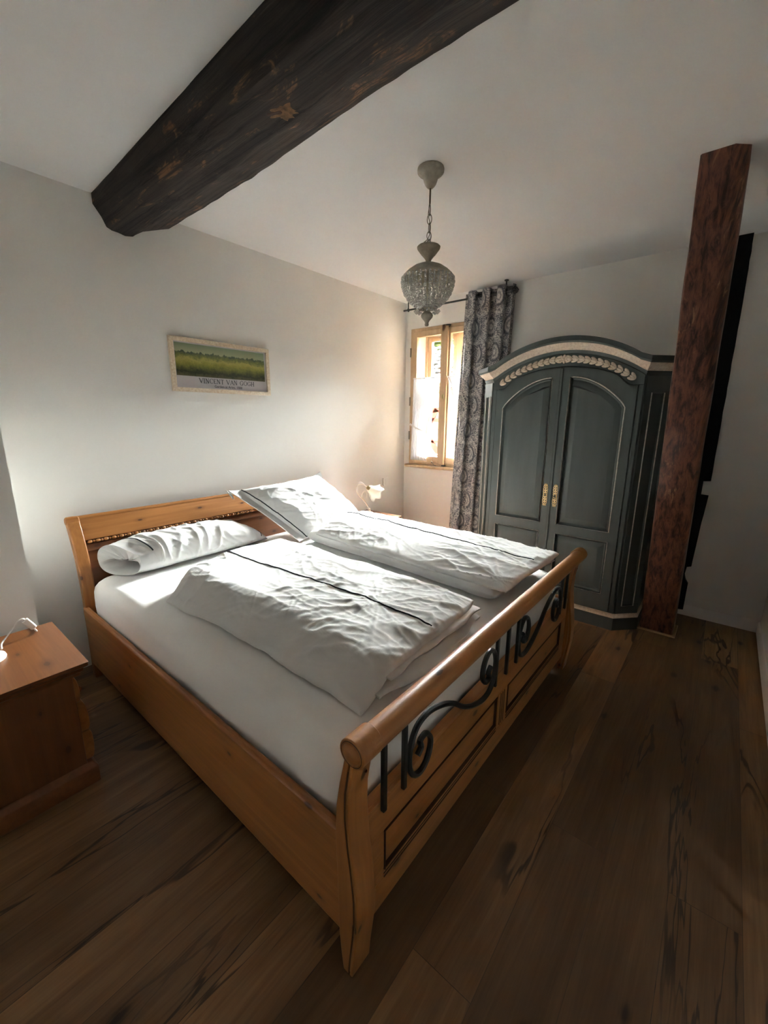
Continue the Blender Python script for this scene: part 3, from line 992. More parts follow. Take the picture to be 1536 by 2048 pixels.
# wrought iron: verticals and mirrored S-scrolls
def bar(x):
    mb = MB().box((x - 0.008, ir_y - 0.007, 0.436), (x + 0.008, ir_y + 0.007, 0.712))
    return mb.build('iron_bar', M['iron'], bed, bevel=0.003)
for x in (0.733, 0.826, 1.444, 1.552, 1.660, 2.272, 2.362):
    bar(x)
S = [(0.893, 0.502), (0.912, 0.520), (0.905, 0.546), (0.935, 0.552), (0.962, 0.520), (0.962, 0.480), (0.940, 0.443), (0.905, 0.430), (0.870, 0.450), (0.850, 0.500), (0.855, 0.555), (0.885, 0.606), (0.945, 0.620), (1.02, 0.600), (1.10, 0.560)]
S2 = [(2 * 1.142 - x, 2 * 0.528 - z) for x, z in reversed(S)]
S[3:3] = []
path = S + S2
def scroll(mir):
    pts = [((3.107 - x) if mir else x, ir_y, z) for x, z in path]
    pts = catmull(pts, 5)
    mb = MB().tube(pts, 0.0088, 8, squash=1.15)
    return mb.build('iron_scroll', M['iron'], bed)
scroll(False)
scroll(True)
# side rails
for k, (x0, x1) in enumerate(((0.604, 0.632), (2.478, 2.506))):
    sr = MB().box((x0, 0.625, 0.105), (x1, 2.66, 0.452)).build('side_rail', M['pine_y'], bed, bevel=0.010, bseg=3)
MB().box((0.632, 0.65, 0.255), (2.478, 2.63, 0.298)).build('slat_base', M['pine_y'], bed)
# headboard
Hc = [(0.0, 2.690), (0.3, 2.672), (0.5, 2.664), (0.62, 2.668), (0.72, 2.684), (0.82, 2.712), (0.90, 2.745), (0.955, 2.772)]
hz = [0.955 * i / 24 for i in range(25)]
def head_prism(x0, x1, f0, f1, z0, z1, n=16):
    zz = [lerp(z0, z1, i / n) for i in range(n + 1)]
    return MB().prism([(curve(Hc, z) + f0, z) for z in zz] + [(curve(Hc, z) + f1, z) for z in reversed(zz)], 0, x0, x1)
for k, (x0, x1) in enumerate(((0.612, 0.672), (2.470, 2.530))):
    mb = head_prism(x0, x1, -0.032, 0.018, 0.0, 0.925, 22)
    po = mb.build('head_post', M['pine_z'], bed, bevel=0.006)
    cap = MB()
    rot = Matrix.Translation(((x0 + x1) / 2, curve(Hc, 0.93) - 0.008, 0.925)) @ Matrix.Rotation(R(90), 4, 'Y')
    cap.lathe([(0.001, -0.034), (0.018, -0.032), (0.0245, -0.026), (0.026, 0.0), (0.0245, 0.026), (0.018, 0.032), (0.001, 0.034)], (0, 0, 0), 24, mat=rot)
    cap.build('scroll_end', M['pine_x'], po)
    g = MB()
    xo_ = x0 - 0.0006 if k == 0 else x1 + 0.0006
    g.loops([[(xo_, curve(Hc, z) - 0.012 - 0.002, z), (xo_, curve(Hc, z) - 0.012 + 0.002, z)] for z in [0.03 + 0.87 * i / 20 for i in range(21)]], False, False, closed=False)
    g.build('groove', M['groove'], po, fix=False)
head_prism(0.672, 2.470, -0.004, 0.014, 0.10, 0.90).build('head_panel', M['red_pine_x'], bed, bevel=0.002)
ht = head_prism(0.672, 2.470, -0.018, 0.016, 0.816, 0.932)
ht.tube([(0.672, curve(Hc, 0.93) - 0.002, 0.931), (2.470, curve(Hc, 0.93) - 0.002, 0.931)], 0.017, 16)
ht.build('head_rail', M['pine_x'], bed, bevel=0.002)
head_prism(0.672, 2.470, -0.014, 0.010, 0.755, 0.795, 6).build('head_moulding', M['red_pine_x'], bed, bevel=0.004)
bd = MB()
x = 0.682
k = 0
while x < 2.46:
    big = (k % 2 == 0)
    L = 0.0125 if big else 0.0060
    r_ = 0.0088 if big else 0.0062
    bd.ball((x + L, curve(Hc, 0.805) - 0.018, 0.806), 1.0, 2, (L, r_ * 1.08, r_ * 1.08))
    x += 2 * L + 0.0015
    k += 1
bd.build('bead_moulding', M['pine_x'], bed, smooth=180)

# ------------------------------------------------------------------ mattress
mt = MB()
MX0, MX1, MY0, MY1 = 0.650, 2.460, 0.662, 2.640
def rrect(ins, z, rad, wav=0.0):
    x0, x1, y0, y1 = MX0 + ins, MX1 - ins, MY0 + ins, MY1 - ins
    pts = []
    r_ = max(0.01, rad - ins * 0.6)
    def seg(a, b, n):
        return [a.lerp(b, i / n) for i in range(n)]
    cs = [(x1 - r_, y1 - r_, 0), (x0 + r_, y1 - r_, 90), (x0 + r_, y0 + r_, 180), (x1 - r_, y0 + r_, 270)]
    for i, (cx, cy_, a) in enumerate(cs):
        for j in range(8):
            t = R(a + 90 * j / 8)
            pts.append(Vector((cx + r_ * math.cos(t), cy_ + r_ * math.sin(t), z)))
        e = Vector((cx + r_ * math.cos(R(a + 90)), cy_ + r_ * math.sin(R(a + 90)), z))
        nx = cs[(i + 1) % 4]
        s_ = Vector((nx[0] + r_ * math.cos(R(nx[2])), nx[1] + r_ * math.sin(R(nx[2])), z))
        pts += seg(e, s_, 60)
    out = []
    for p in pts:
        c = Vector(((MX0 + MX1) / 2, (MY0 + MY1) / 2, z))
        n = Vector((p.x - c.x, p.y - c.y, 0)).normalized()
        a = nz(p.x * 5 + z * 6, p.y * 5 - z * 7, 1.3) * 0.006 + (1 - abs(nz(p.x * 9 - z * 14, p.y * 9 + z * 10, 5.0)) * 2) ** 3 * 0.0030
        out.append(p + n * a * wav)
    return out
rings = [rrect(0.03, 0.302, 0.08), rrect(0.008, 0.315, 0.08), rrect(0.0, 0.34, 0.08, 0.6)]
for z in (0.39, 0.43, 0.47, 0.51, 0.55):
    rings.append(rrect(0.0 - 0.006 * math.sin(PI * (z - 0.34) / 0.22), z, 0.08, 1.0))
rings += [rrect(0.006, 0.575, 0.08, 0.9), rrect(0.018, 0.595, 0.085, 0.7), rrect(0.036, 0.610, 0.09, 0.4), rrect(0.065, 0.618, 0.1), rrect(0.16, 0.622, 0.14), rrect(0.5, 0.624, 0.3)]
mt.loops(rings)
mattress = mt.build('mattress', M['sheet'], origin=(1.555, 1.65, 0.3), smooth=60)
tag(mattress, 'thick mattress under a smooth white fitted sheet on the pine bed', 'mattress')

# ------------------------------------------------------------------ cloth helpers
def crease(x, y, ang, fl, fs, seed, warp=0.05):
    """sharp ridges: fs across / fl along direction ang"""
    wx = x + warp * nz(x * 5, y * 5, seed + 11)
    wy = y + warp * nz(x * 5, y * 5, seed + 23)
    c, s_ = math.cos(R(ang)), math.sin(R(ang))
    a, b = wx * c + wy * s_, -wx * s_ + wy * c
    v = 1 - min(1.0, abs(nz(a * fl, b * fs, seed)) * 2.6)
    return v * v * v
def cloth_h(x, y, seed, angs, amp=1.0):
    h = 0.0
    for i, (ang, w) in enumerate(angs):
        msk = sstep(nz(x * 2.3, y * 2.3, seed + 40 + i * 7), -0.5, 0.3)
        h += w * msk * crease(x, y, ang, 2.2, 9.0, seed + i * 5.3)
        h += 0.45 * w * msk * crease(x, y, ang + 14, 4.0, 19.0, seed + 60 + i * 3.7, 0.03)
    h += 0.35 * nz(x * 6, y * 6, seed) + 0.18 * nz(x * 14, y * 14, seed + 3)
    return amp * h
def slab(mb, corner, zmid, thick, top_h, nu=90, nv=150, pw=5.0, edge=0.006, wob=0.010, seed=0, bottom=1.0):
    """puffed cloth layer; corner(u,v)->(x,y); zmid(u,v,x,y); thick(u,v)"""
    def prof(u, v):
        a = 1 - abs(2 * u - 1) ** pw
        b = 1 - abs(2 * v - 1) ** (pw * 1.8)
        return max(0.0, a * b) ** 0.45
    def xy(u, v):
        x, y = corner(u, v)
        x += wob * nz(y * 3.5, u * 2, seed) * (abs(2 * u - 1) ** 3) + 0.5 * wob * nz(y * 11, u, seed + 4) * (abs(2 * u - 1) ** 6)
        y += wob * nz(x * 5.0, v * 2, seed + 9) * (abs(2 * v - 1) ** 3)
        return x, y
    def top(u, v):
        x, y = xy(u, v)
        p = prof(u, v)
        return Vector((x, y, zmid(u, v, x, y) + edge / 2 + thick(u, v) * 0.5 * p + top_h(x, y) * min(1.0, p * 1.3 + 0.12)))
    def bot(u, v):
        x, y = xy(u, v)
        p = prof(u, v)
        return Vector((x, y, zmid(u, v, x, y) - edge / 2 - thick(u, v) * 0.5 * p * bottom))
    o = len(mb.v)
    mb.grid(top, nu, nv)
    o2 = len(mb.v)
    mb.grid(bot, nu, nv)
    W_ = nu + 1
    rim = [i for i in range(W_)] + [j * W_ + nu for j in range(1, nv + 1)] + [nv * W_ + i for i in range(nu - 1, -1, -1)] + [j * W_ for j in range(nv - 1, 0, -1)]
    for a, b in zip(rim, rim[1:] + rim[:1]):
        mb.f.append([o + a, o2 + a, o2 + b, o + b])
    return top
def bil(BL, BR, FR, FL):
    def f(u, v):
        return (lerp(lerp(FL[0], FR[0], u), lerp(BL[0], BR[0], u), v), lerp(lerp(FL[1], FR[1], u), lerp(BL[1], BR[1], u), v))
    return f
ZM = 0.624

# ------------------------------------------------------------------ left duvet (folded in half, piping along the middle)
dv = MB()
def c_low(u, v):
    x, y = bil((0.86, 2.02), (1.60, 2.16), (1.545, 0.735), (0.865, 0.705))(u, v)
    return x, y - (0.040 * math.sin(PI * u) + 0.030 * nz(u * 5, 3.3, 1)) * (1 - v) ** 4
slab(dv, c_low, lambda u, v, x, y: ZM + 0.033, lambda u, v: 0.050 * (0.8 + 0.2 * math.sin(v * 9 + u * 5)), lambda x, y: 0.010 * cloth_h(x, y, 71, [(10, 1.0), (160, 0.8)]),
     80, 130, pw=3, seed=3, wob=0.030)
slab(dv, bil((0.88, 1.95), (1.55, 2.10), (1.555, 0.715), (0.90, 0.718)), lambda u, v, x, y: ZM + 0.068 + 0.006 * nz(x * 6, y * 4, 6), lambda u, v: 0.036,
     lambda x, y: 0.010 * cloth_h(x, y, 77, [(0, 1.0), (150, 0.8)]), 80, 130, pw=3, seed=7, wob=0.040)
def c_top(u, v):
    x, y = bil((0.775, 1.960), (1.600, 2.185), (1.590, 0.760), (0.800, 0.735))(u, v)
    y += 0.075 * math.sin(PI * min(1, u * 1.15)) * v ** 5              # rounded hump at the head end
    x += 0.022 * math.sin(PI * v) * (1 - 2 * u) * 0.6
    y -= 0.012 * math.sin(PI * u) * (1 - v) ** 5
    if u > 0.88:
        y += 0.020 * ((u - 0.88) / 0.12) ** 2 * (1 - v) ** 6
    return x, y
def z_top(u, v, x, y):
    e = sstep(u, 0.0, 0.22)
    return ZM + lerp(0.018, 0.092, e) + 0.012 * nz(x * 3.1, y * 2.6, 1.7) - 0.012 * (1 - v) ** 6
A1 = [(100, 0.9), (75, 0.8), (20, 0.7), (140, 0.75)]
def h1(x, y):
    # star of creases drawn in towards the front half of the piping
    dx, dy = x - 1.22, y - 1.02
    a = math.atan2(dy, dx)
    r_ = math.hypot(dx, dy)
    st = max(0, 1 - abs(nz(a * 3.2, r_ * 1.2, 4.4)) * 3.0) ** 2 * math.exp(-(r_ / 0.33) ** 2)
    return 0.0085 * cloth_h(x, y, 2.0, A1) + 0.004 * st
top1 = slab(dv, c_top, z_top, lambda u, v: 0.052 + 0.012 * math.sin(PI * v), h1, 130, 210, pw=5, edge=0.007, wob=0.016, seed=1, bottom=0.2)
duvet = dv.build('duvet', M['linen'], origin=(1.2, 1.4, ZM), smooth=70)
tag(duvet, 'folded white duvet on the near left half of the bed, piping down its middle', 'duvet', 'folded white duvets on the bed')
def pipe_on(top, u0, u1, v0, v1, parent, r_=0.0036, n=90, lift=0.001):
    pts = [top(lerp(u0, u1, i / n), lerp(v0, v1, i / n)) + Vector((0, 0, lift)) for i in range(n + 1)]
    return MB().tube(pts, r_, 8).build('piping', M['piping'], parent)
pipe_on(top1, 0.500, 0.535, 0.985, 0.02, duvet)

# ------------------------------------------------------------------ right duvet (folded thicker, two stacked layers)
dv = MB()
def c2l(u, v):
    x, y = bil((1.845, 2.20), (2.42, 2.26), (2.36, 0.735), (1.735, 0.745))(u, v)
    x += 0.018 * math.sin(PI * v) * (1 - u)
    return x, y
slab(dv, c2l, lambda u, v, x, y: ZM + 0.057 + 0.004 * nz(x * 4, y * 3, 3), lambda u, v: 0.098, lambda x, y: 0.004 * cloth_h(x, y, 9.0, [(70, 0.8), (110, 0.6)]),
     60, 140, pw=9, seed=13, wob=0.016)
slab(dv, bil((1.87, 2.10), (2.36, 2.20), (2.30, 0.655), (1.83, 0.700)), lambda u, v, x, y: ZM + 0.105, lambda u, v: 0.024, lambda x, y: 0.004 * nz(x * 10, y * 8, 3),
     50, 90, pw=4, seed=16, wob=0.022)
def c2t(u, v):
    x, y = bil((1.800, 2.055), (2.400, 2.16), (2.330, 0.640), (1.715, 0.690))(u, v)
    y += 0.05 * math.sin(PI * u) * v ** 5
    y -= 0.02 * math.sin(PI * u) * (1 - v) ** 5
    return x, y
def z2t(u, v, x, y):
    return ZM + 0.105 + 0.030 * sstep(u, 0.0, 0.35) + 0.008 * nz(x * 3, y * 3, 8) + 0.02 * v * math.sin(PI * u)
def h2(x, y):
    dx, dy = x - 1.76, y - 0.74
    a = math.atan2(dy, dx)
    r_ = math.hypot(dx, dy)
    st = max(0, 1 - abs(nz(a * 4.0, r_ * 1.0, 14.4)) * 3.0) ** 2 * math.exp(-(r_ / 0.40) ** 2)
    return 0.0082 * cloth_h(x, y, 21.0, [(95, 0.7), (60, 0.9), (130, 0.6), (15, 0.7)]) + 0.007 * st
top2 = slab(dv, c2t, z2t, lambda u, v: 0.042, h2, 110, 190, pw=6, edge=0.007, wob=0.016, seed=21)
duvet2 = dv.build('duvet', M['linen'], origin=(2.1, 1.4, ZM), smooth=70)
tag(duvet2, 'thicker folded white duvet on the far half of the bed toward the wardrobe', 'duvet', 'folded white duvets on the bed')
pipe_on(top2, 0.66, 0.56, 0.985, 0.03, duvet2)

# ------------------------------------------------------------------ rolled pillow on the left
p1 = MB()
X0, X1 = 0.735, 1.715
NS, NA = 150, 72
def roll(s_, a):
    x = lerp(X0, X1, s_)
    cyy = 2.515 + 0.03 * s_ + 0.01 * nz(x * 3, 0, 1)
    e = sstep(s_, 1.0, 0.72)                 # taper to the flat seam on the right
    l = sstep(s_, 0.0, 0.16)
    ry = lerp(0.052, 0.128, min(1, (1 - s_) * 4.5 + 0.12)) * (0.86 + 0.14 * l)
    rz = lerp(0.008, 0.098, (1 - (1 - min(1, (1 - s_) / 0.42)) ** 2.2)) * (0.90 + 0.10 * l)
    ca, sa = math.cos(a), math.sin(a)
    sq = (abs(ca) ** 2.6 + abs(sa) ** 2.6) ** (-1 / 2.6)
    y = cyy + ry * ca * sq
    z = ZM + 0.004 + rz * (1 + sa * sq)
    # dent along the top left where the fold closes
    if s_ < 0.25:
        z -= 0.030 * (1 - s_ / 0.25) * max(0, math.cos(a - R(125))) ** 6
    n = Vector((0, ca, sa))
    w_ = 0.010 * crease(x * 1.0, a * 0.12, 90 + 12 * math.sin(x * 6), 2.0, 8.0, 33.0) + 0.006 * crease(x, a * 0.12, 60, 5, 16, 41) + 0.004 * nz(x * 9, a * 2, 6)
    w_ *= min(1, (1 - s_) * 8) * (0.35 + 0.65 * sstep(s_, 0.05, 0.25))
    if sa < -0.4:
        w_ *= 0.2
    x += (0.62 * (cyy - y) + 0.035) * (1 - sstep(s_, 0.0, 0.30))
    return Vector((x, y, max(ZM + 0.001, z))) + n * w_
p1.loops([[roll(i / NS, 2 * PI * k / NA) for k in range(NA)] for i in range(NS + 1)], False, True)
# inner wall of the open cuff
inner = []
for i in range(8):
    s_ = 0.004 + 0.170 * i / 7
    ringo = [roll(s_, 2 * PI * k / NA) for k in range(NA)]
    c = sum(ringo, Vector()) / NA + Vector((0, 0, -0.022))
    out_r = []
    for k in range(NA):
        sa = math.sin(2 * PI * k / NA)
        up = sstep(sa, -0.35, 0.5)
        f_ = lerp(0.93, 0.30 + 0.10 * math.sin(k * 0.9) + 0.06 * math.sin(k * 2.3), up) - 0.12 * i / 7
        p = c + (ringo[k] - c) * f_
        p += Vector((0.030, 0.012, 0)) * up * (1 - i / 7)
        out_r.append(p)
    inner.append(out_r)
outer0 = [roll(0, 2 * PI * k / NA) for k in range(NA)]
p1.loops([outer0] + inner, False, True)
pillow1 = p1.build('pillow', M['linen'], origin=(1.2, 2.52, ZM), smooth=70)
tag(pillow1, 'white pillow rolled lengthwise with an open cuff end lying along the headboard', 'pillow', 'white pillows on the bed')
ringp = [roll(0.085 + 0.02 * math.sin(2 * PI * k / NA), 2 * PI * k / NA) for k in range(NA)]
cen = sum(ringp, Vector()) / NA
MB().tube([p + (p - cen).normalized() * 0.001 for k, p in enumerate(ringp) if -0.35 < math.sin(2 * PI * k / NA) or math.cos(2 * PI * k / NA) < 0][:46] if False else
          [roll(0.085 + 0.02 * math.sin(R(a)), R(a)) for a in range(150, 345 - 360 - 1, -6)], 0.0038, 8).build('piping', M['piping'], pillow1)
MB().tube([roll(0.945, R(a)) + Vector((0.0, 0, 0.001)) for a in range(150, -40, -8)] if False else [roll(0.94 + 0.012 * math.cos(R(a)), R(a)) for a in range(170, 345 - 360 - 1, -6)], 0.0034, 8).build('piping', M['piping'], pillow1)

# ------------------------------------------------------------------ big square pillow leaning on the headboard
p2 = MB()
TL, TR, BL_, BR_ = Vector((1.535, 2.655, 0.985)), Vector((2.345, 2.640, 1.015)), Vector((1.800, 2.235, 0.640)), Vector((2.545, 2.300, 0.665))
nrm = (TR - BL_).cross(TL - BR_).normalized()
if nrm.y > 0:
    nrm = -nrm
def pil(u, v, side):
    b = BL_.lerp(BR_, u).lerp(TL.lerp(TR, u), v)
    # edges pulled in between the corners
    cu, cv = abs(2 * u - 1), abs(2 * v - 1)
    ctr = (TL + TR + BL_ + BR_) / 4
    b = b + (ctr - b) * 0.05 * ((1 - cu ** 2) * cv ** 4 + (1 - cv ** 2) * cu ** 4)
    uu = max(0.0, (u - 0.085) / 0.915)          # flat flange on the left beyond the piping
    a = 1 - abs(2 * uu - 1) ** 3.0
    c = 1 - abs(2 * v - 1) ** 3.2
    p = max(0, a * c) ** 0.55
    th = 0.105 * p + 0.004
    x, y = u * 0.8, v * 0.6
    h = 0.0
    if side > 0:
        h = 0.011 * cloth_h(x + 3, y + 2, 51.0, [(10, 0.8), (-25, 0.9), (55, 0.7), (95, 0.4)])
        # slumped horizontal folds in the middle
        h += 0.014 * math.exp(-((v - 0.52 - 0.10 * math.sin(u * 4)) / 0.035) ** 2) * sstep(u, 0.35, 0.6) * (1 - sstep(u, 0.8, 1.0))
        h -= 0.014 * math.exp(-((v - 0.58 - 0.10 * math.sin(u * 4)) / 0.04) ** 2) * sstep(u, 0.35, 0.6) * (1 - sstep(u, 0.8, 1.0))
    sag = Vector((0, 0, -0.02)) * math.sin(PI * u) * v
    q = b + nrm * side * (th + h * min(1, p + 0.15)) + sag
    return q
NU, NV = 110, 110
o = len(p2.v)
p2.grid(lambda u, v: pil(u, v, 1), NU, NV)
o2 = len(p2.v)
p2.grid(lambda u, v: pil(u, v, -0.55), NU, NV)
W_ = NU + 1
rim = [i for i in range(W_)] + [j * W_ + NU for j in range(1, NV + 1)] + [NV * W_ + i for i in range(NU - 1, -1, -1)] + [j * W_ for j in range(NV - 1, 0, -1)]
for a, b in zip(rim, rim[1:] + rim[:1]):
    p2.f.append([o + a, o2 + a, o2 + b, o + b])
# limp corner ears
for cpt, d1, d2 in ((TL, Vector((-0.022, 0.0, 0.010)), Vector((-0.02, -0.004, 0.012))), (TR, Vector((0.02, -0.01, 0.03)), Vector((0.05, -0.03, -0.06)))):
    b0 = cpt + Vector((0.02 if cpt is TL else -0.07, -0.012, -0.015))
    b1 = cpt + Vector((0.03, -0.02, -0.06)) if cpt is TL else cpt + Vector((0.03, -0.03, -0.10))
    p2.add([b0, b1, b1 + d2 * 0.6, cpt + d1 + Vector((0, -0.012, 0)), b0 + Vector((0, 0.012, 0)), b1 + Vector((0, 0.012, 0)), b1 + d2 * 0.6 + Vector((0, 0.012, 0)), cpt + d1],
           [(0, 1, 2, 3), (7, 6, 5, 4), (0, 4, 5, 1), (1, 5, 6, 2), (2, 6, 7, 3), (3, 7, 4, 0)])
pillow2 = p2.build('pillow', M['linen'], origin=(2.05, 2.45, ZM), smooth=70)
tag(pillow2, 'large square white pillow propped up against the headboard near the lamp', 'pillow', 'white pillows on the bed')
MB().tube([pil(0.098, i / 80, 1) + nrm * 0.001 for i in range(1, 80)], 0.004, 8).build('piping', M['piping'], pillow2)
MB().tube([pil(0.098 + 0.14 * i / 30, 0.012, 1) + nrm * 0.001 for i in range(31)], 0.004, 8).build('piping', M['piping'], pillow2)

# ------------------------------------------------------------------ nightstands
def make_nightstand():
    t = thing('nightstand', '', 'nightstand')
    hw = 0.2575
    D = 0.455
    MB().box((-hw + 0.028, -D + 0.055, 0.06), (hw - 0.028, -0.004, 0.502)).build('body', M['red_pine_z'], t, bevel=0.003)
    # table top with a moulded edge
    tp = MB()
    prof = [(0.0, 0.550), (-0.003, 0.547), (-0.003, 0.534), (-0.010, 0.528), (-0.016, 0.526), (-0.018, 0.512), (-0.026, 0.504), (-0.028, 0.492)]
    ls = []
    for d, z in prof:
        ls.append([(-hw - d, -D - d, z), (hw + d, -D - d, z), (hw + d, 0 - 0.002, z), (-hw - d, 0 - 0.002, z)])
    tp.loops(ls)
    tp.build('table_top', M['red_pine_x'], t, bevel=0.0015)
    pl = MB()
    prof = [(-0.028, 0.098), (-0.022, 0.094), (-0.018, 0.084), (-0.012, 0.078), (-0.010, 0.072), (-0.010, 0.0)]
    ls = []
    for d, z in prof:
        ls.append([(-hw - d, -D - d + 0.012, z), (hw + d, -D - d + 0.012, z), (hw + d, -0.002, z), (-hw - d, -0.002, z)])
    pl.loops(ls)
    pl.build('plinth', M['red_pine_x'], t, bevel=0.003)
    # three drawers, the lower ones bulging forward
    for z0, z1, b0, b1 in ((0.375, 0.486, 0.010, 0.016), (0.238, 0.370, 0.024, 0.032), (0.104, 0.234, 0.032, 0.030)):
        y = -D + 0.055
        pts = []
        for i in range(9):
            k = i / 8
            bulge = lerp(b0, b1, k) + 0.005 * math.sin(PI * k) - (0.004 if i in (0, 8) else 0)
            pts.append((y - bulge, lerp(z1, z0, k)))
        poly = [(y, z1)] + pts + [(y, z0)]
        dr = MB().prism(poly, 0, -hw + 0.040, hw - 0.040).build('drawer', M['pine_x'], t, bevel=0.002)
        MB().lathe([(0.001, 0.0), (0.007, 0.0), (0.007, 0.010), (0.015, 0.018), (0.016, 0.024), (0.010, 0.030), (0.001, 0.031)], (0, 0, 0), 16,
                   mat=Matrix.Translation((0, y - (b0 + b1) / 2 - 0.011, (z0 + z1) / 2)) @ Matrix.Rotation(R(90), 4, 'X')).build('knob', M['red_pine_z'], dr)
    return t
ns1 = make_nightstand()
ns2 = copy_tree(ns1)
ns1.location = (-0.048, 2.088, 0)
ns1.rotation_euler = (0, 0, R(90))
ns1['label'] = 'reddish pine nightstand at the left edge, side panel facing the camera'
ns2.location = (2.940, YH - 0.001, 0)
ns2['label'] = 'pine nightstand in the corner beside the window, mostly hidden behind the bed'
for n_ in (ns1, ns2):
    n_['group'] = 'pine nightstands'

# ------------------------------------------------------------------ table lamps
def make_lamp():
    t = thing('table_lamp', '', 'lamp')
    MB().lathe([(0.001, 0.0), (0.054, 0.0), (0.056, 0.006), (0.053, 0.014), (0.046, 0.019), (0.040, 0.022), (0.036, 0.028), (0.026, 0.033), (0.001, 0.034)], (0, 0, 0), 32).build('base', M['white_enamel'], t, smooth=50)
    MB().lathe([(0.012, 0.030), (0.015, 0.036), (0.014, 0.052), (0.016, 0.062), (0.010, 0.066)], (0, 0, 0), 20).build('collar', M['white_frame'], t, smooth=50)
    def cv(p):
        return [(x, 0, z) for x, z in p]
    st = catmull(cv([(0.0, 0.055), (-0.02, 0.095), (-0.055, 0.14), (-0.095, 0.180), (-0.140, 0.225), (-0.160, 0.268), (-0.145, 0.305), (-0.105, 0.318), (-0.060, 0.306), (-0.026, 0.278)]), 8)
    n = len(st)
    MB().tube(st, [lerp(0.0085, 0.0048, min(1, i / (n * 0.5))) for i in range(n)], 10).build('stem', M['white_enamel'], t, smooth=180)
    cl = catmull(cv([(-0.075, 0.160), (-0.090, 0.195), (-0.082, 0.228), (-0.056, 0.240), (-0.034, 0.222), (-0.034, 0.190), (-0.040, 0.175)]), 8)
    n = len(cl)
    MB().tube(cl, [lerp(0.0062, 0.0022, i / (n - 1)) for i in range(n)], 8).build('curl', M['white_enamel'], t, smooth=180)
    cb = catmull([(-0.105, 0.004, 0.19), (-0.135, 0.006, 0.24), (-0.140, 0.006, 0.30), (-0.118, 0.004, 0.338), (-0.08, 0.002, 0.330), (-0.045, 0, 0.30)], 8)
    MB().tube(cb, 0.0022, 6).build('cable', M['plastic'], t, smooth=180)
    ax = Vector((0.86, 0, -0.51)).normalized()
    q = Vector((0, 0, 1)).rotation_difference(ax).to_matrix().to_4x4()
    so = Matrix.Translation((-0.030, 0, 0.283)) @ q
    MB().lathe([(0.001, 0.0), (0.010, 0.0), (0.014, 0.006), (0.014, 0.012), (0.019, 0.014), (0.021, 0.034), (0.001, 0.034)], (0, 0, 0), 20, mat=so).build('socket', M['bronze'], t, smooth=40)
    sh_ = MB()
    ls = []
    seg = 72
    pr = [(0.022, 0.030, 0), (0.034, 0.040, 0), (0.042, 0.060, 0), (0.047, 0.085, 0.02), (0.054, 0.108, 0.06), (0.068, 0.126, 0.13), (0.086, 0.138, 0.2)]
    for sgn, off in ((1, 0.0), (-1, 0.0025)):
        rows = pr if sgn == 1 else pr[::-1]
        for r_, z, w_ in rows:
            l = []
            for i in range(seg):
                a = 2 * PI * i / seg
                rr = (r_ - off) * (1 + 0.5 * w_ * math.cos(6 * a))
                zz = z + 0.055 * w_ * math.cos(6 * a + 0.6)
                l.append(so @ Vector((rr * math.cos(a), rr * math.sin(a), zz)))
            ls.append(l)
    sh_.loops(ls, False, False)
    sh_.build('lamp_shade', M['opal'], t, smooth=180)
    return t
lamp2 = make_lamp()
lamp1 = copy_tree(lamp2)
lamp2.location = (3.022, 2.655, 0.5505)
lamp2.rotation_euler = (0, 0, R(-8))
lamp2['label'] = 'bedside lamp with curled white stem and tulip glass shade on the corner nightstand'
lamp1.location = (0.156, 2.135, 0.5505)
lamp1.rotation_euler = (0, 0, R(-116))
lamp1['label'] = 'bedside lamp on the left nightstand, only the rim of its round base in view'
for l_ in (lamp1, lamp2):
    l_['group'] = 'bedside lamps'
cd = thing('lamp_cord', 'white lamp cord arching over the left nightstand with an inline switch', 'cord', (0.22, 2.22, 0.552))
MB().tube(catmull([(0.205, 2.185, 0.562), (0.215, 2.235, 0.566), (0.247, 2.25, 0.594), (0.272, 2.25, 0.628), (0.292, 2.25, 0.639), (0.303, 2.25, 0.630)], 8), 0.0033, 8).build('cable', M['plastic'], cd, smooth=180)
d = (Vector((0.326, 2.25, 0.582)) - Vector((0.300, 2.25, 0.630))).normalized()
q = Vector((0, 0, 1)).rotation_difference(d).to_matrix().to_4x4()
MB().box((-0.012, -0.009, 0.0), (0.012, 0.009, 0.056), Matrix.Translation((0.300, 2.25, 0.632)) @ q).build('inline_switch', M['plastic'], cd, bevel=0.004)
MB().tube(catmull([(0.327, 2.25, 0.580), (0.334, 2.256, 0.562), (0.335, 2.30, 0.5535), (0.330, 2.353, 0.552), (0.330, 2.358, 0.50), (0.330, 2.36, 0.2), (0.33, 2.36, 0.004)], 6), 0.0033, 8).build('cable', M['plastic'], cd, smooth=180)
MB().tube(catmull([(-0.05, 0.0, 0.006), (-0.10, 0.02, 0.004), (-0.16, 0.09, 0.003), (-0.20, 0.165, 0.003)], 6), 0.003, 6).build('cable', M['plastic'], lamp2, origin=(0, 0, 0), smooth=180)

# ------------------------------------------------------------------ wall switch / socket
sw = thing('wall_socket', 'small square white wall socket above the corner nightstand', 'socket', (3.492, YH, 0.81))
MB().box((3.449, YH - 0.012, 0.767), (3.535, YH, 0.853)).build('cover_plate', M['plastic'], sw, bevel=0.003)
MB().box((3.464, YH - 0.017, 0.782), (3.520, YH - 0.011, 0.838)).build('rocker', M['plastic'], sw, bevel=0.003)

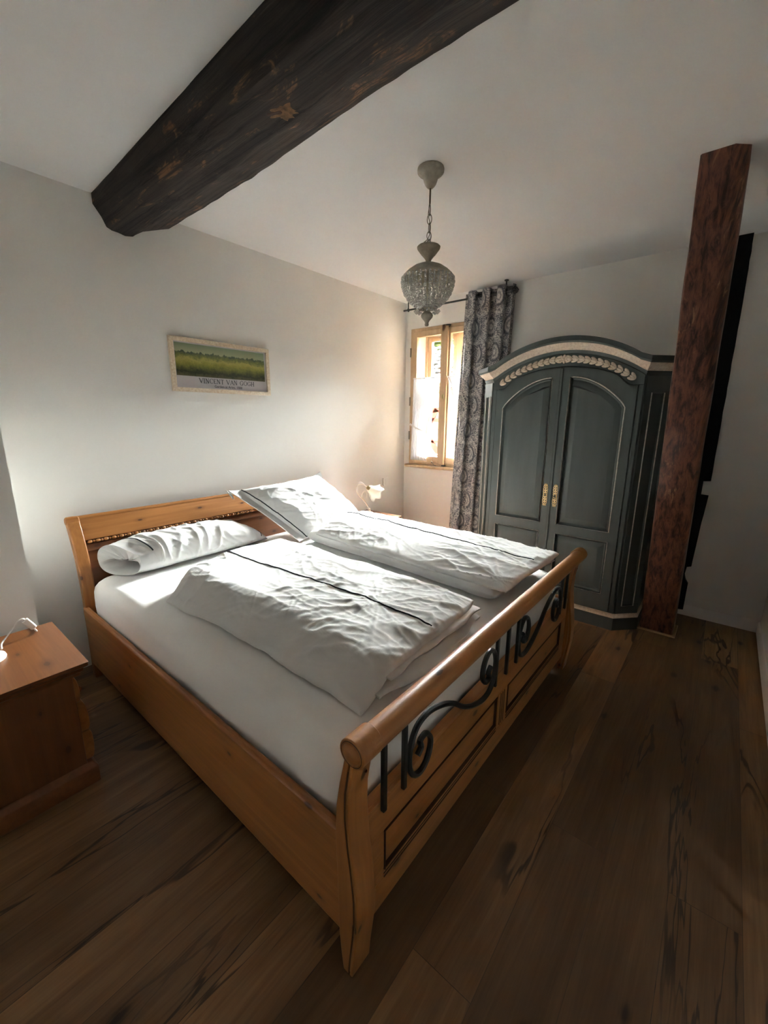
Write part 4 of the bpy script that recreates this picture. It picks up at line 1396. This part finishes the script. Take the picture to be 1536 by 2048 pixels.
# ------------------------------------------------------------------ framed picture
pc = thing('framed_picture', 'wide framed landscape poster with printed caption on the wall above the bed', 'picture', (1.68, YH, 1.82))
PX0, PX1, PZ0, PZ1 = 1.302, 2.046, 1.652, 1.990
fr = MB()
fw = 0.026
yb, yf = YH - 0.002, YH - 0.026
for a, b in (((PX0, PZ1), (PX1, PZ1)), ((PX1, PZ1), (PX1, PZ0)), ((PX1, PZ0), (PX0, PZ0)), ((PX0, PZ0), (PX0, PZ1))):
    pass
def rect(i, y):
    return [(PX0 + i, y, PZ0 + i), (PX1 - i, y, PZ0 + i), (PX1 - i, y, PZ1 - i), (PX0 + i, y, PZ1 - i)]
fr.loops([rect(0, yb), rect(0, yf), rect(fw * 0.4, yf - 0.003), rect(fw, yf), rect(fw, yb)], False, False, wrap=True)
fr.build('frame', M['white_frame'], pc, bevel=0.0015)
poster = MB().box((PX0 + fw - 0.002, YH - 0.013, PZ0 + fw - 0.002), (PX1 - fw + 0.002, YH - 0.003, PZ1 - fw + 0.002)).build('poster', M['paper'], pc, smooth=0)
pz0 = PZ0 + fw + 0.075
ix0, ix1, iz1 = PX0 + fw + 0.008, PX1 - fw - 0.014, PZ1 - fw - 0.008
ip = MB()
ip.add([(ix0, YH - 0.0140, pz0), (ix1, YH - 0.0140, pz0), (ix1, YH - 0.0140, iz1), (ix0, YH - 0.0140, iz1),
        (ix0, YH - 0.0125, pz0), (ix1, YH - 0.0125, pz0), (ix1, YH - 0.0125, iz1), (ix0, YH - 0.0125, iz1)],
       [(0, 1, 2, 3), (7, 6, 5, 4), (0, 4, 5, 1), (1, 5, 6, 2), (2, 6, 7, 3), (3, 7, 4, 0)])
ip.uv = [(0, 0), (1, 0), (1, 1), (0, 1)] * 2
ip.build('landscape_print', M['print'], pc, smooth=0)
# serif capitals drawn as strokes: (x, z) in a unit cap height
def strokes(txt, x, z, h, gap):
    mb = MB()
    y0, y1 = YH - 0.0139, YH - 0.0127
    def st(a, b, w):
        a, b = Vector((a[0], a[1])), Vector((b[0], b[1]))
        d_ = (b - a).normalized()
        n_ = Vector((-d_.y, d_.x)) * w / 2
        P = [a - n_, a + n_, b + n_, b - n_]
        vs = [(x + p.x * h, y0, z + p.y * h) for p in P] + [(x + p.x * h, y1, z + p.y * h) for p in P]
        mb.add(vs, [(0, 1, 2, 3), (7, 6, 5, 4), (0, 4, 5, 1), (1, 5, 6, 2), (2, 6, 7, 3), (3, 7, 4, 0)])
    T_, t_ = 0.15, 0.075
    def serif(cx, cz):
        st((cx - 0.14, cz), (cx + 0.14, cz), 0.06)
    def bow(cx, cz, rx, rz, a0, a1):
        p = [(cx + rx * math.cos(R(a)), cz + rz * math.sin(R(a))) for a in range(a0, a1 + 1, 15)]
        for a, b in zip(p, p[1:]):
            mid = abs((a[1] + b[1]) / 2 - cz) / rz
            st(a, b, lerp(T_, t_, mid))
    for ch in txt:
        if ch == 'V':
            st((0, 1), (0.40, 0), T_); st((0.78, 1), (0.40, 0), t_); serif(0, 1); serif(0.78, 1); wd = 0.80
        elif ch == 'A':
            st((0.40, 1), (0.78, 0), T_); st((0.40, 1), (0.02, 0), t_); st((0.15, 0.35), (0.64, 0.35), t_); serif(0.02, 0); serif(0.78, 0); wd = 0.80
        elif ch == 'I':
            st((0.15, 0), (0.15, 1), T_); serif(0.15, 0); serif(0.15, 1); wd = 0.30
        elif ch == 'N':
            st((0.12, 0), (0.12, 1), t_); st((0.12, 1), (0.72, 0), T_); st((0.72, 0), (0.72, 1), t_); serif(0.12, 0); serif(0.06, 1); serif(0.72, 1); wd = 0.84
        elif ch == 'E':
            st((0.12, 0), (0.12, 1), T_); st((0.05, 0.97), (0.56, 0.97), t_); st((0.12, 0.5), (0.46, 0.5), t_); st((0.05, 0.03), (0.60, 0.03), t_); st((0.57, 0.8), (0.57, 1), t_); st((0.60, 0), (0.60, 0.22), t_); wd = 0.64
        elif ch == 'T':
            st((0.35, 0), (0.35, 1), T_); st((0.0, 0.97), (0.70, 0.97), t_); st((0.02, 0.8), (0.02, 1), t_); st((0.68, 0.8), (0.68, 1), t_); serif(0.35, 0); wd = 0.70
        elif ch == 'C':
            bow(0.44, 0.5, 0.40, 0.49, 45, 315); st((0.73, 0.7), (0.73, 1), t_); wd = 0.78
        elif ch == 'O':
            bow(0.44, 0.5, 0.40, 0.49, 0, 360); wd = 0.88
        elif ch == 'G':
            bow(0.44, 0.5, 0.40, 0.49, 45, 315); st((0.73, 0.7), (0.73, 1), t_); st((0.72, 0.05), (0.72, 0.42), T_); serif(0.72, 0.43); wd = 0.86
        elif ch == 'H':
            st((0.12, 0), (0.12, 1), T_); st((0.70, 0), (0.70, 1), T_); st((0.12, 0.5), (0.70, 0.5), t_); serif(0.12, 0); serif(0.12, 1); serif(0.70, 0); serif(0.70, 1); wd = 0.82
        else:
            wd = 0.45
        x += (wd + gap) * h
    return mb, x
_, xe = strokes('VINCENT VAN GOGH', 0, 0, 0.030, 0.16)
mb, _ = strokes('VINCENT VAN GOGH', (PX0 + PX1) / 2 + 0.025 - xe / 2, PZ0 + fw + 0.036, 0.030, 0.16)
fc = bpy.data.curves.new('caption', 'FONT')
fc.body = 'Garden at Arles, 1888'
fc.size = 0.024
fc.align_x = 'CENTER'
fc.extrude = 0.0004
fo = bpy.data.objects.new('caption_text', fc)
col.objects.link(fo)
bpy.context.view_layer.update()
me = bpy.data.meshes.new_from_object(fo.evaluated_get(bpy.context.evaluated_depsgraph_get()))
bpy.data.objects.remove(fo)
tx = Matrix.Translation(((PX0 + PX1) / 2 + 0.025, YH - 0.0136, PZ0 + fw + 0.010)) @ Matrix.Rotation(R(90), 4, 'X')
mb.add([tx @ v.co for v in me.vertices], [list(p.vertices) for p in me.polygons])
bpy.data.meshes.remove(me)
pm = poster.data                        # the printed lettering belongs to the poster sheet
pm.materials.append(M['ink'])
bmp = bmesh.new()
bmp.from_mesh(pm)
vs_ = [bmp.verts.new(p - pc.location) for p in mb.v]
for f in mb.f:
    try:
        nf = bmp.faces.new([vs_[i] for i in f])
        nf.material_index = 1
    except ValueError:
        pass
bmp.to_mesh(pm)
bmp.free()

# ------------------------------------------------------------------ pendant lamp
CX, CY = 1.921, 1.292
pd = thing('pendant_lamp', 'small bead basket chandelier hanging on a chain from the ceiling', 'chandelier', (CX, CY, H))
c0 = (CX, CY, 0)
MB().lathe([(0.001, 2.655), (0.062, 2.655), (0.064, 2.648), (0.063, 2.637), (0.057, 2.630), (0.044, 2.624), (0.036, 2.613), (0.032, 2.600), (0.028, 2.589), (0.021, 2.579), (0.012, 2.571), (0.001, 2.570)], c0, 40).build('canopy', M['lampwood'], pd, smooth=60)
MB().cyl((CX, CY, 2.572), (CX, CY, 2.505), 0.0045, 10).build('rod', M['wire'], pd)
z = 2.507
k = 0
for hl in (0.026, 0.022, 0.022, 0.020, 0.020, 0.022):
    rr = hl * (0.52 if k else 0.6)
    an = R(70 * (k % 2) + 20 + 15 * k)
    pts = [(CX + rr * math.cos(a) * math.cos(an), CY + rr * math.cos(a) * math.sin(an), z - hl + hl * math.sin(a)) for a in [2 * PI * i / 20 for i in range(20)]]
    MB().tube(pts, 0.0019, 6, closed=True).build('chain_link', M['wire'], pd, smooth=180)
    z -= 2 * hl - 0.0065
    k += 1
zch = z
MB().tube(catmull([(CX + 0.004, CY, 2.51), (CX - 0.006, CY + 0.004, 2.46), (CX + 0.006, CY - 0.003, 2.41), (CX - 0.004, CY, 2.36), (CX - 0.020, CY + 0.018, 2.335), (CX - 0.026, CY + 0.022, 2.322)], 8), 0.0016, 6).build('cable', M['wire'], pd, smooth=180)
MB().cyl((CX, CY, zch + 0.008), (CX, CY, 2.318), 0.003, 8).build('hook', M['wire'], pd)
MB().lathe([(0.001, 2.322), (0.052, 2.323), (0.0575, 2.318), (0.056, 2.310), (0.046, 2.297), (0.034, 2.282), (0.024, 2.272), (0.016, 2.262), (0.0125, 2.254), (0.013, 2.248), (0.022, 2.243)], c0, 36).build('cup', M['lampwood'], pd, smooth=60)
MB().lathe([(0.018, 2.247), (0.045, 2.240), (0.075, 2.228), (0.102, 2.210), (0.122, 2.192), (0.131, 2.178), (0.130, 2.172), (0.124, 2.175), (0.112, 2.192), (0.090, 2.210), (0.05, 2.228), (0.018, 2.235)], c0, 48, caps=False).build('dome', M['lampwood'], pd, smooth=60)
MB().tube([(CX + 0.042 * math.cos(2 * PI * i / 48), CY + 0.042 * math.sin(2 * PI * i / 48), 2.036) for i in range(48)], 0.004, 8, closed=True).build('basket_ring', M['lampwood'], pd, smooth=180)
MB().lathe([(0.001, 2.040), (0.020, 2.040), (0.017, 2.030), (0.016, 2.022), (0.026, 2.014), (0.031, 2.004), (0.028, 1.994), (0.019, 1.984), (0.012, 1.976), (0.009, 1.968), (0.011, 1.961), (0.008, 1.955), (0.001, 1.953)], c0, 28).build('finial', M['lampwood'], pd, smooth=60)
MB().cyl((CX, CY, 2.04), (CX, CY, 2.235), 0.006, 10).build('centre_stem', M['lampwood'], pd)
random.seed(11)
def strand(name, pts, r_):
    mb = MB()
    for i, p in enumerate(pts):
        rot = Matrix.Rotation(random.uniform(0, 6.3), 3, 'Z') @ Matrix.Rotation(random.uniform(0, 3), 3, 'X')
        mb.ball(p, r_ * (1.0 if i % 2 == 0 else 0.72), 1, rot=rot)
    return mb.build(name, M['crystal'], pd, smooth=0)
NSTR = 38
for i in range(NSTR):
    a = 2 * PI * i / NSTR
    ca, sa = math.cos(a), math.sin(a)
    pts = []
    for k in range(17):
        t = k / 16
        rr_ = interp([(0, 0.129), (0.12, 0.131), (0.3, 0.127), (0.5, 0.116), (0.7, 0.096), (0.85, 0.073), (1, 0.047)], t)
        pts.append((CX + rr_ * ca, CY + rr_ * sa, interp([(0, 2.176), (0.5, 2.104), (0.8, 2.062), (1, 2.040)], t)))
    strand('bead_strand', pts, 0.0070)
for i in range(18):
    a = 2 * PI * (i + 0.3) / 18
    pts = [(CX + interp([(0, 0.088), (0.5, 0.074), (1, 0.036)], k / 10) * math.cos(a), CY + interp([(0, 0.088), (0.5, 0.074), (1, 0.036)], k / 10) * math.sin(a), lerp(2.175, 2.045, k / 10)) for k in range(11)]
    strand('inner_bead_strand', pts, 0.0068)
for i in range(16):
    a = 2 * PI * (i + 0.5) / 16
    strand('bead_drop', [(CX + (0.046 + 0.006 * k) * math.cos(a), CY + (0.046 + 0.006 * k) * math.sin(a), 2.030 - 0.010 * math.sin(PI * (k + 1) / 5)) for k in range(4)], 0.0068)

# ------------------------------------------------------------------ curtain rod and curtain
rd = thing('curtain_rod', 'black metal curtain rod with cage finial above the window', 'curtain rod', (3.745, 2.2, 2.565))
RX, RZ = 3.726, 2.560
MB().cyl((RX, 1.648, RZ), (RX, 2.792, RZ), 0.0085, 14).build('rod', M['rod'], rd)
for y in (1.690, 2.735):
    bk = MB()
    bk.tube([(RX, y, RZ - 0.008), (RX, y, RZ + 0.03), (RX, y, H - 0.004)], 0.006, 10)
    bk.lathe([(0.001, H - 0.008), (0.018, H - 0.008), (0.018, H), (0.001, H)], (RX, y, 0), 18)
    bk.tube([(RX - 0.013 * math.cos(2 * PI * i / 16), y, RZ + 0.013 * math.sin(2 * PI * i / 16)) for i in range(16)], 0.005, 8, closed=True)
    bk.build('bracket', M['rod'], rd)
fn = MB()
fn.lathe([(0.006, 0), (0.014, 0.003), (0.014, 0.010), (0.008, 0.013)], (0, 0, 0), 14, mat=Matrix.Translation((RX, 1.650, RZ)) @ Matrix.Rotation(R(90), 4, 'X'))
for k in range(4):
    a = PI * k / 4
    pts = [(RX + 0.026 * math.sin(t) * math.cos(a), 1.610 - 0.028 * math.cos(t), RZ + 0.026 * math.sin(t) * math.sin(a)) for t in [2 * PI * i / 24 for i in range(24)]]
    fn.tube(pts, 0.0035, 6, closed=True)
fn.ball((RX, 1.580, RZ), 0.007, 2)
fn.build('cage_finial', M['rod'], rd, smooth=60)

CY0, CY1 = 1.605, 2.085
cu = MB()
NUc, NVc = 200, 60
NW = 3.4
uvs = []
def cur(u, v):
    z = lerp(0.02, 2.612, v)
    spread = 1.0 + 0.05 * (1 - v)
    yy = CY1 + 0.085 * (1 - v) - (CY1 - CY0) * spread * u + 0.0
    w_ = 0.5 + 0.5 * sstep(v, 0.0, 1.0)
    ph = 2 * PI * (NW * u + 0.18) + 0.35 * nz(u * 2, v * 1.2, 2) * (1 - v)
    amp = lerp(0.037, 0.040, v)
    x = RX + 0.002 + amp * math.sin(ph) + 0.007 * nz(u * 9, v * 2, 5) * (1 - v)
    yy += 0.018 * math.sin(2 * ph)
    x = min(x, XW - 0.012)
    return Vector((x, yy, z))
cu.grid(cur, NUc, NVc)
s_len = [0.0]
for i in range(NUc):
    s_len.append(s_len[-1] + (cur((i + 1) / NUc, 0.8) - cur(i / NUc, 0.8)).length)
cu.uv = [(s_len[i] + 0.06, lerp(0.02, 2.612, j / NVc)) for j in range(NVc + 1) for i in range(NUc + 1)]
curtain = cu.build('curtain', M['damask'], origin=(RX, 1.85, 0), smooth=180, fix=False)
sm = curtain.modifiers.new('cloth thickness', 'SOLIDIFY')
sm.thickness = 0.003
tag(curtain, 'long grey damask curtain with medallion pattern drawn between window and wardrobe', 'curtain')
gm = MB()
for k in range(7):
    for i in range(0, NUc):
        pass
zs_cross = [i for i in range(NUc) if (cur(i / NUc, 0.98).x - RX - 0.004) * (cur((i + 1) / NUc, 0.98).x - RX - 0.004) <= 0]
for i in zs_cross:
    u = (i + 0.5) / NUc
    p = cur(u, 0.98)
    tn = (cur(u + 0.004, 0.98) - cur(u - 0.004, 0.98)).normalized()
    nn = Vector((tn.y, -tn.x, 0))
    c = Vector((p.x, p.y, RZ))
    pts = [c + 0.024 * (math.cos(a) * tn + math.sin(a) * Vector((0, 0, 1))) for a in [2 * PI * q / 20 for q in range(20)]]
    g1 = MB().tube(pts, 0.005, 8, closed=True)
    g1.build('grommet', M['rod'], curtain, smooth=180)

# ------------------------------------------------------------------ café curtains on the casements
def cafe(y_out, y_in, y_tie, y_tie2, yb0, yb1, label, sign):
    """y_out: hinge side, y_in: closing side at the top; gathered at the tie"""
    XC = XW - 0.034
    t = thing('cafe_curtain', label, 'curtain', (XC, (y_out + y_in) / 2, 1.04), 'white cafe curtains on the window')
    zt, zm, zb = 1.900, 1.395, 1.035
    def edge(v):
        z = lerp(zb, zt, v)
        if z > zm:
            k = (z - zm) / (zt - zm)
            a = lerp(y_tie, y_out, k ** 0.6)
            b = lerp(y_tie2, y_in, k ** 1.1)
        else:
            k = (zm - z) / (zm - zb)
            a = lerp(y_tie, yb0, k ** 0.7)
            b = lerp(y_tie2, yb1, k ** 0.7)
        return a, b, z
    def f(u, v):
        a, b, z = edge(v)
        amp = 0.009 if z < zt - 0.05 else 0.005
        tight = math.exp(-((z - zm) / 0.06) ** 2)
        x = XC + amp * math.sin(2 * PI * (6 * u + 0.4 * nz(u * 2, v * 2, 1))) * (1 - 0.4 * tight) - 0.006 * tight + 0.004 * nz(u * 12, v * 6, 3)
        drop = 0.045 * sstep(u, 0.0, 1.0) * max(0.0, 1 - abs(z - zm) / 0.22)
        return Vector((min(x, XW - 0.026), lerp(a, b, u), z - drop))
    mb = MB().grid(f, 130, 90)
    p = mb.build('voile', M['sheer'], t, smooth=180, fix=False)
    # bobble lace along the free edge and lower hem
    lc = MB()
    for i in range(58):
        q_ = f(1.0, i / 57)
        lc.ball((q_.x - 0.002, q_.y - sign * 0.006, q_.z), 0.0052, 1)
    lc.build('bobble_trim', M['plastic'], t, smooth=180)
    tb = MB()
    a = f(0.0, (zm - zb) / (zt - zb))
    b = f(1.0, (zm - zb) / (zt - zb))
    pts = [Vector((XC - 0.012, lerp(a.y + sign * 0.02, b.y - sign * 0.004, i / 12), lerp(a.z + 0.03, b.z, i / 12) - 0.012 * math.sin(PI * i / 12))) for i in range(13)]
    tb.tube(pts, 0.007, 8, squash=0.5)
    for q_ in pts[::1]:
        tb.ball((q_.x - 0.003, q_.y, q_.z - 0.013), 0.006, 1)
    tb.build('tieback', M['plastic'], t, smooth=180)
    MB().cyl((XC, y_out + sign * 0.006, zt - 0.008), (XC, y_in - sign * 0.004, zt - 0.008), 0.004, 8).build('cafe_rod', M['plastic'], t)
    return t
cafe(2.700, 2.372, 2.708, 2.545, 2.722, 2.515, 'white voile cafe curtain tied back on the left casement', 1)
cafe(1.925, 2.285, 1.915, 2.06, 1.90, 2.09, 'white voile cafe curtain on the right casement beside the grey curtain', -1)

# ------------------------------------------------------------------ wardrobe
WYC = 0.982
wr = thing('wardrobe', 'grey-green painted wardrobe with arched cornice and cream garland', 'wardrobe', (3.5, WYC, 0))
XF = 3.195
HWF, HWS = 0.512, 0.638     # half width of the front flat / at the sides
XCH = 3.325
XBK = 3.672
def outline(g):
    """plan outline (x, dy) grown outward by g"""
    k = g * 0.4142
    return [(XBK, -HWS - g), (XCH - k * 0.9, -HWS - g), (XF - g, -HWF - k), (XF - g, HWF + k), (XCH - k * 0.9, HWS + g), (XBK, HWS + g)]
Rc = 0.86
def arch(dy, z0, half, rise):
    r_ = (half * half + rise * rise) / (2 * rise)
    if abs(dy) >= half:
        return z0
    return z0 + math.sqrt(max(0, r_ * r_ - dy * dy)) - (r_ - rise)
ZS, RISE = 1.838, 0.165     # frieze top at the shoulder, rise of the arch
def ztop(dy):
    return arch(dy, ZS, HWF, RISE)
car = MB()
car.prism([(x, WYC + y) for x, y in outline(0.0)], 2, 0.10, ZS)
na = 36
pa = [(WYC + lerp(-HWF, HWF, i / na), ztop(lerp(-HWF, HWF, i / na))) for i in range(na + 1)]
car.prism([(WYC - HWF, ZS - 0.02)] + pa + [(WYC + HWF, ZS - 0.02)], 0, XF, XBK)
car.build('carcass', M['green'], wr, bevel=0.002, smooth=30)
# plinth
pl = MB()
pl.loops([[(x, WYC + y, z) for x, y in outline(g)] for g, z in ((0.020, 0.0), (0.020, 0.088), (0.016, 0.092))])
pl.build('plinth', M['green'], wr, bevel=0.002)
pb = MB()
pb.loops([[(x, WYC + y, z) for x, y in outline(g)] for g, z in ((0.014, 0.090), (0.015, 0.100), (0.010, 0.112), (0.001, 0.122), (-0.01, 0.124))])
pb.build('plinth_band', M['cream'], wr)
# cornice swept round sides, chamfers and arch
pth = [(XBK, HWS, ZS), (XCH, HWS, ZS), (XF, HWF, ZS)]
for i in range(1, na):
    dy = lerp(HWF, -HWF, i / na)
    pth.append((XF, dy, ztop(dy)))
pth += [(XF, -HWF, ZS), (XCH, -HWS, ZS), (XBK, -HWS, ZS)]
def sweep(sec):
    ls = []
    n = len(pth)
    for i, (x, y, z) in enumerate(pth):
        def nrm2(a, b):
            d_ = Vector((b[0] - a[0], b[1] - a[1]))
            d_.normalize()
            return Vector((d_.y, -d_.x)) * -1
        if i == 0:
            m_ = nrm2(pth[0], pth[1])
        elif i == n - 1:
            m_ = nrm2(pth[-2], pth[-1])
        else:
            a, b = nrm2(pth[i - 1], pth[i]), nrm2(pth[i], pth[i + 1])
            m_ = (a + b)
            m_ = m_ / max(0.3, m_.dot(a)) if m_.length > 0 else a
        if i not in (0, n - 1):
            pass
        ls.append([(x + m_.x * o_, WYC + y + m_.y * o_, z + h_) for o_, h_ in sec])
    return ls
# make sure the mitre points outward (front is -x)
def build_sweep(name, sec, mat):
    ls = sweep(sec)
    if ls[len(ls) // 2][1][0] > XF + 1e-4 and max(o for o, _ in sec) > 0:
        ls = sweep([(-o, h_) for o, h_ in sec])
    return MB().loops(ls).build(name, mat, wr, smooth=40)
build_sweep('cornice', [(-0.02, -0.002), (0.060, -0.002), (0.064, 0.004), (0.070, 0.008), (0.070, 0.036), (0.064, 0.040), (-0.02, 0.040)], M['green'])
build_sweep('cornice_band', [(-0.004, -0.046), (0.016, -0.046), (0.019, -0.040), (0.030, -0.030), (0.046, -0.016), (0.055, -0.004), (0.055, -0.001), (-0.004, -0.001)], M['cream'])
build_sweep('cornice_bed_mould', [(-0.004, -0.076), (0.005, -0.076), (0.008, -0.066), (0.015, -0.056), (0.016, -0.047), (-0.004, -0.047)], M['green'])
# doors
def dtop(dy):
    a = abs(dy)
    z = arch(a, 1.700, 0.50, 0.142)
    base = 1.703
    s_ = sstep(a, 0.345, 0.450)
    return lerp(z, base, s_)
def ptop(a):      # arch of the upper panel, rising towards the middle
    t = (0.416 - a) / (0.416 - 0.066)
    return 1.567 + 0.205 * math.sin(R(90) * max(0, min(1, t))) ** 0.8
XD = XF - 0.022
def strip(mb, poly, x0, x1):
    mb.prism([(WYC + y, z) for y, z in poly], 0, x0, x1)
def offset(poly, d):
    n = len(poly)
    A = sum(poly[i][0] * poly[(i + 1) % n][1] - poly[(i + 1) % n][0] * poly[i][1] for i in range(n))
    sg = 1 if A > 0 else -1
    out = []
    for i in range(n):
        p0, p1, p2_ = Vector(poly[i - 1]), Vector(poly[i]), Vector(poly[(i + 1) % n])
        a, b = (p1 - p0).normalized(), (p2_ - p1).normalized()
        na_, nb = Vector((-a.y, a.x)) * sg, Vector((-b.y, b.x)) * sg
        m_ = na_ + nb
        m_ = m_ / max(0.35, m_.dot(na_))
        out.append(tuple(p1 + m_ * d))
    return out
for sg in (1, -1):
    y_in, y_out = 0.0045, 0.478
    pi_, po_ = 0.066, 0.416
    fr_ = MB()
    def P(poly):
        return [(sg * y, z) for y, z in poly]
    n = 26
    strip(fr_, P([(y_in, 0.135), (pi_, 0.135), (pi_, dtop(pi_)), (y_in, dtop(y_in))]), XD, XF)
    strip(fr_, P([(po_, 0.135), (y_out, 0.135), (y_out, dtop(y_out))] + [(y, dtop(y)) for y in [lerp(y_out, po_, i / 6) for i in range(1, 7)]]), XD, XF)
    strip(fr_, P([(pi_, 0.135), (po_, 0.135), (po_, 0.262), (pi_, 0.262)]), XD, XF)
    strip(fr_, P([(pi_, 0.642), (po_, 0.642), (po_, 0.722), (pi_, 0.722)]), XD, XF)
    ys = [lerp(pi_, po_, i / n) for i in range(n + 1)]
    strip(fr_, P([(y, ptop(y)) for y in ys] + [(y, dtop(y)) for y in reversed(ys)]), XD, XF)
    door = fr_.build('door', M['green'], wr, smooth=30)
    low = [(pi_, 0.262), (po_, 0.262), (po_, 0.642), (pi_, 0.642)]
    upp = [(pi_, 0.722), (po_, 0.722)] + [(y, ptop(y)) for y in reversed(ys)]
    for poly in (low, upp):
        ls = []
        for d_, x in ((0.0, XF - 0.003), (0.0, XF - 0.012), (0.010, XF - 0.006), (0.016, XF - 0.004), (0.052, XF - 0.018), (0.056, XF - 0.018)):
            ls.append([(x, WYC + sg * y, z) for y, z in offset(poly, d_)])
        MB().loops(ls).build('panel', M['green'], door, smooth=25)
        MB().tube([(XD - 0.0005, WYC + sg * y, z) for y, z in offset(poly, -0.004)], 0.0042, 6, closed=True).build('bead_line', M['bead'], door, smooth=180)
        MB().tube([(XF - 0.0135, WYC + sg * y, z) for y, z in offset(poly, 0.004)], 0.005, 6, closed=True).build('bead_line', M['groove'] if False else M['green'], door, smooth=180)
    # gilt escutcheon / handle: pierced scroll plate
    es = MB()
    yc = WYC + sg * 0.036
    for k, (dz, r_, rt) in enumerate(((0.072, 0.006, 0), (0.058, 0.010, 1), (0.040, 0.012, -1), (0.022, 0.011, 1), (0.006, 0.009, 0), (-0.010, 0.009, 0), (-0.026, 0.011, -1), (-0.044, 0.012, 1), (-0.062, 0.010, -1), (-0.078, 0.006, 0))):
        for s2 in (-1, 1):
            c = (XD - 0.003, yc + s2 * 0.006, 0.935 + dz)
            es.tube([(c[0], c[1] + r_ * 0.75 * math.cos(a + rt), c[2] + r_ * math.sin(a + rt)) for a in [2 * PI * i / 12 for i in range(12)]], 0.0028, 6, closed=True)
        es.ball((XD - 0.005, yc + 0.004 * rt, 0.935 + dz + 0.008), 0.0042, 1)
    es.build('escutcheon', M['brass'], door, smooth=180)
    kh = MB()
    kh.ball((XD - 0.006, yc, 0.932), 0.006, 2, (0.5, 0.7, 1.6))
    if sg == -1:
        kh.cyl((XD - 0.002, yc, 0.925), (XD - 0.026, yc, 0.925), 0.003, 8)
        kh.tube([(XD - 0.028, yc + 0.010 * math.cos(a), 0.925 + 0.010 * math.sin(a)) for a in [2 * PI * i / 14 for i in range(14)]], 0.0024, 6, closed=True)
    kh.build('key' if sg == -1 else 'keyhole', M['iron'], door)
MB().box((XD - 0.007, WYC - 0.011, 0.135), (XD + 0.004, WYC + 0.011, 1.838)).build('closing_strip', M['green'], wr, bevel=0.005)
# frieze board above the doors and its garland
fz = MB()
yy = [lerp(-HWF, HWF, i / 60) for i in range(61)]
fz.prism([(WYC + y, (dtop(y) if abs(y) < 0.478 else 1.703) + 0.006) for y in yy] + [(WYC + y, ztop(y) - 0.070) for y in reversed(yy)], 0, XF - 0.012, XF)
fz.build('frieze', M['green'], wr, bevel=0.004, bseg=2)
for s_ in (-1, 1):
    MB().box((XF - 0.014, WYC + s_ * 0.482 - (0.0 if s_ > 0 else 0.030), 0.135), (XF, WYC + s_ * 0.482 + (0.030 if s_ > 0 else 0.0), 1.712)).build('door_jamb', M['green'], wr, bevel=0.004)
ga = MB()
def gz(dy):
    return arch(dy, 1.748, 0.452, 0.150)
NL = 11
def leafp(c, ang, L, W2, lift):
    rot = Matrix.Rotation(ang, 3, 'X')
    ga.ball(c, 1.0, 2, (0.007, L, W2), rot)
for side in (-1, 1):
    for i in range(NL):
        t = (i + 0.9) / (NL + 0.2)
        dy = side * 0.452 * t
        z = gz(dy)
        sl = math.atan2(gz(dy + 0.003) - gz(dy - 0.003), 0.006)
        nrm_ = Vector((-math.sin(sl), math.cos(sl)))
        for s2 in (-1, 1):
            c = (XF - 0.015, WYC + dy + nrm_.x * 0.0105 * s2, z + nrm_.y * 0.0105 * s2)
            leafp(c, sl + s2 * side * R(-24), 0.026, 0.0115, 0)
        ga.ball((XF - 0.020, WYC + dy, z), 1.0, 2, (0.008, 0.020, 0.009), Matrix.Rotation(sl, 3, 'X'))
for k in range(7):
    a = 2 * PI * k / 7
    ga.ball((XF - 0.019, WYC + 0.020 * math.cos(a), gz(0) + 0.017 * math.sin(a)), 1.0, 2, (0.007, 0.015, 0.009), Matrix.Rotation(a, 3, 'X'))
ga.ball((XF - 0.024, WYC, gz(0)), 0.009, 2)
ga.build('garland', M['cream'], wr, smooth=180)
# chamfered corner pilasters with a sunk panel
for s_ in (-1, 1):
    a = Vector((XF, WYC + s_ * HWF))
    b = Vector((XCH, WYC + s_ * HWS))
    d_ = (b - a).normalized()
    nn = Vector((-(b - a).y, (b - a).x)).normalized()
    if nn.x > 0:
        nn = -nn
    L = (b - a).length
    def Q(u, z, o_):
        p = a + d_ * u + nn * o_
        return (p.x, p.y, z)
    lo, hi = 0.128, ZS - 0.078
    u0, u1, z0, z1 = 0.050, L - 0.050, 0.19, 1.655
    pil_ = MB()
    def rq(uA, uB, zA, zB, o_):
        return [Q(uA, zA, o_), Q(uB, zA, o_), Q(uB, zB, o_), Q(uA, zB, o_)]
    pil_.loops([rq(0.004, L - 0.004, lo, hi, 0.0), rq(0.004, L - 0.004, lo, hi, 0.014), rq(u0, u1, z0, z1, 0.014), rq(u0 + 0.003, u1 - 0.003, z0 + 0.003, z1 - 0.003, 0.002)], True, True)
    po = pil_.build('pilaster', M['green'], wr, smooth=25)
    bl = MB()
    bl.tube([Q(u, z, 0.0145) for u, z in ((u0 - 0.004, z0 - 0.004), (u1 + 0.004, z0 - 0.004), (u1 + 0.004, z1 + 0.004), (u0 - 0.004, z1 + 0.004))], 0.0040, 6, closed=True)
    bl.build('bead_line', M['bead'], po, smooth=180)
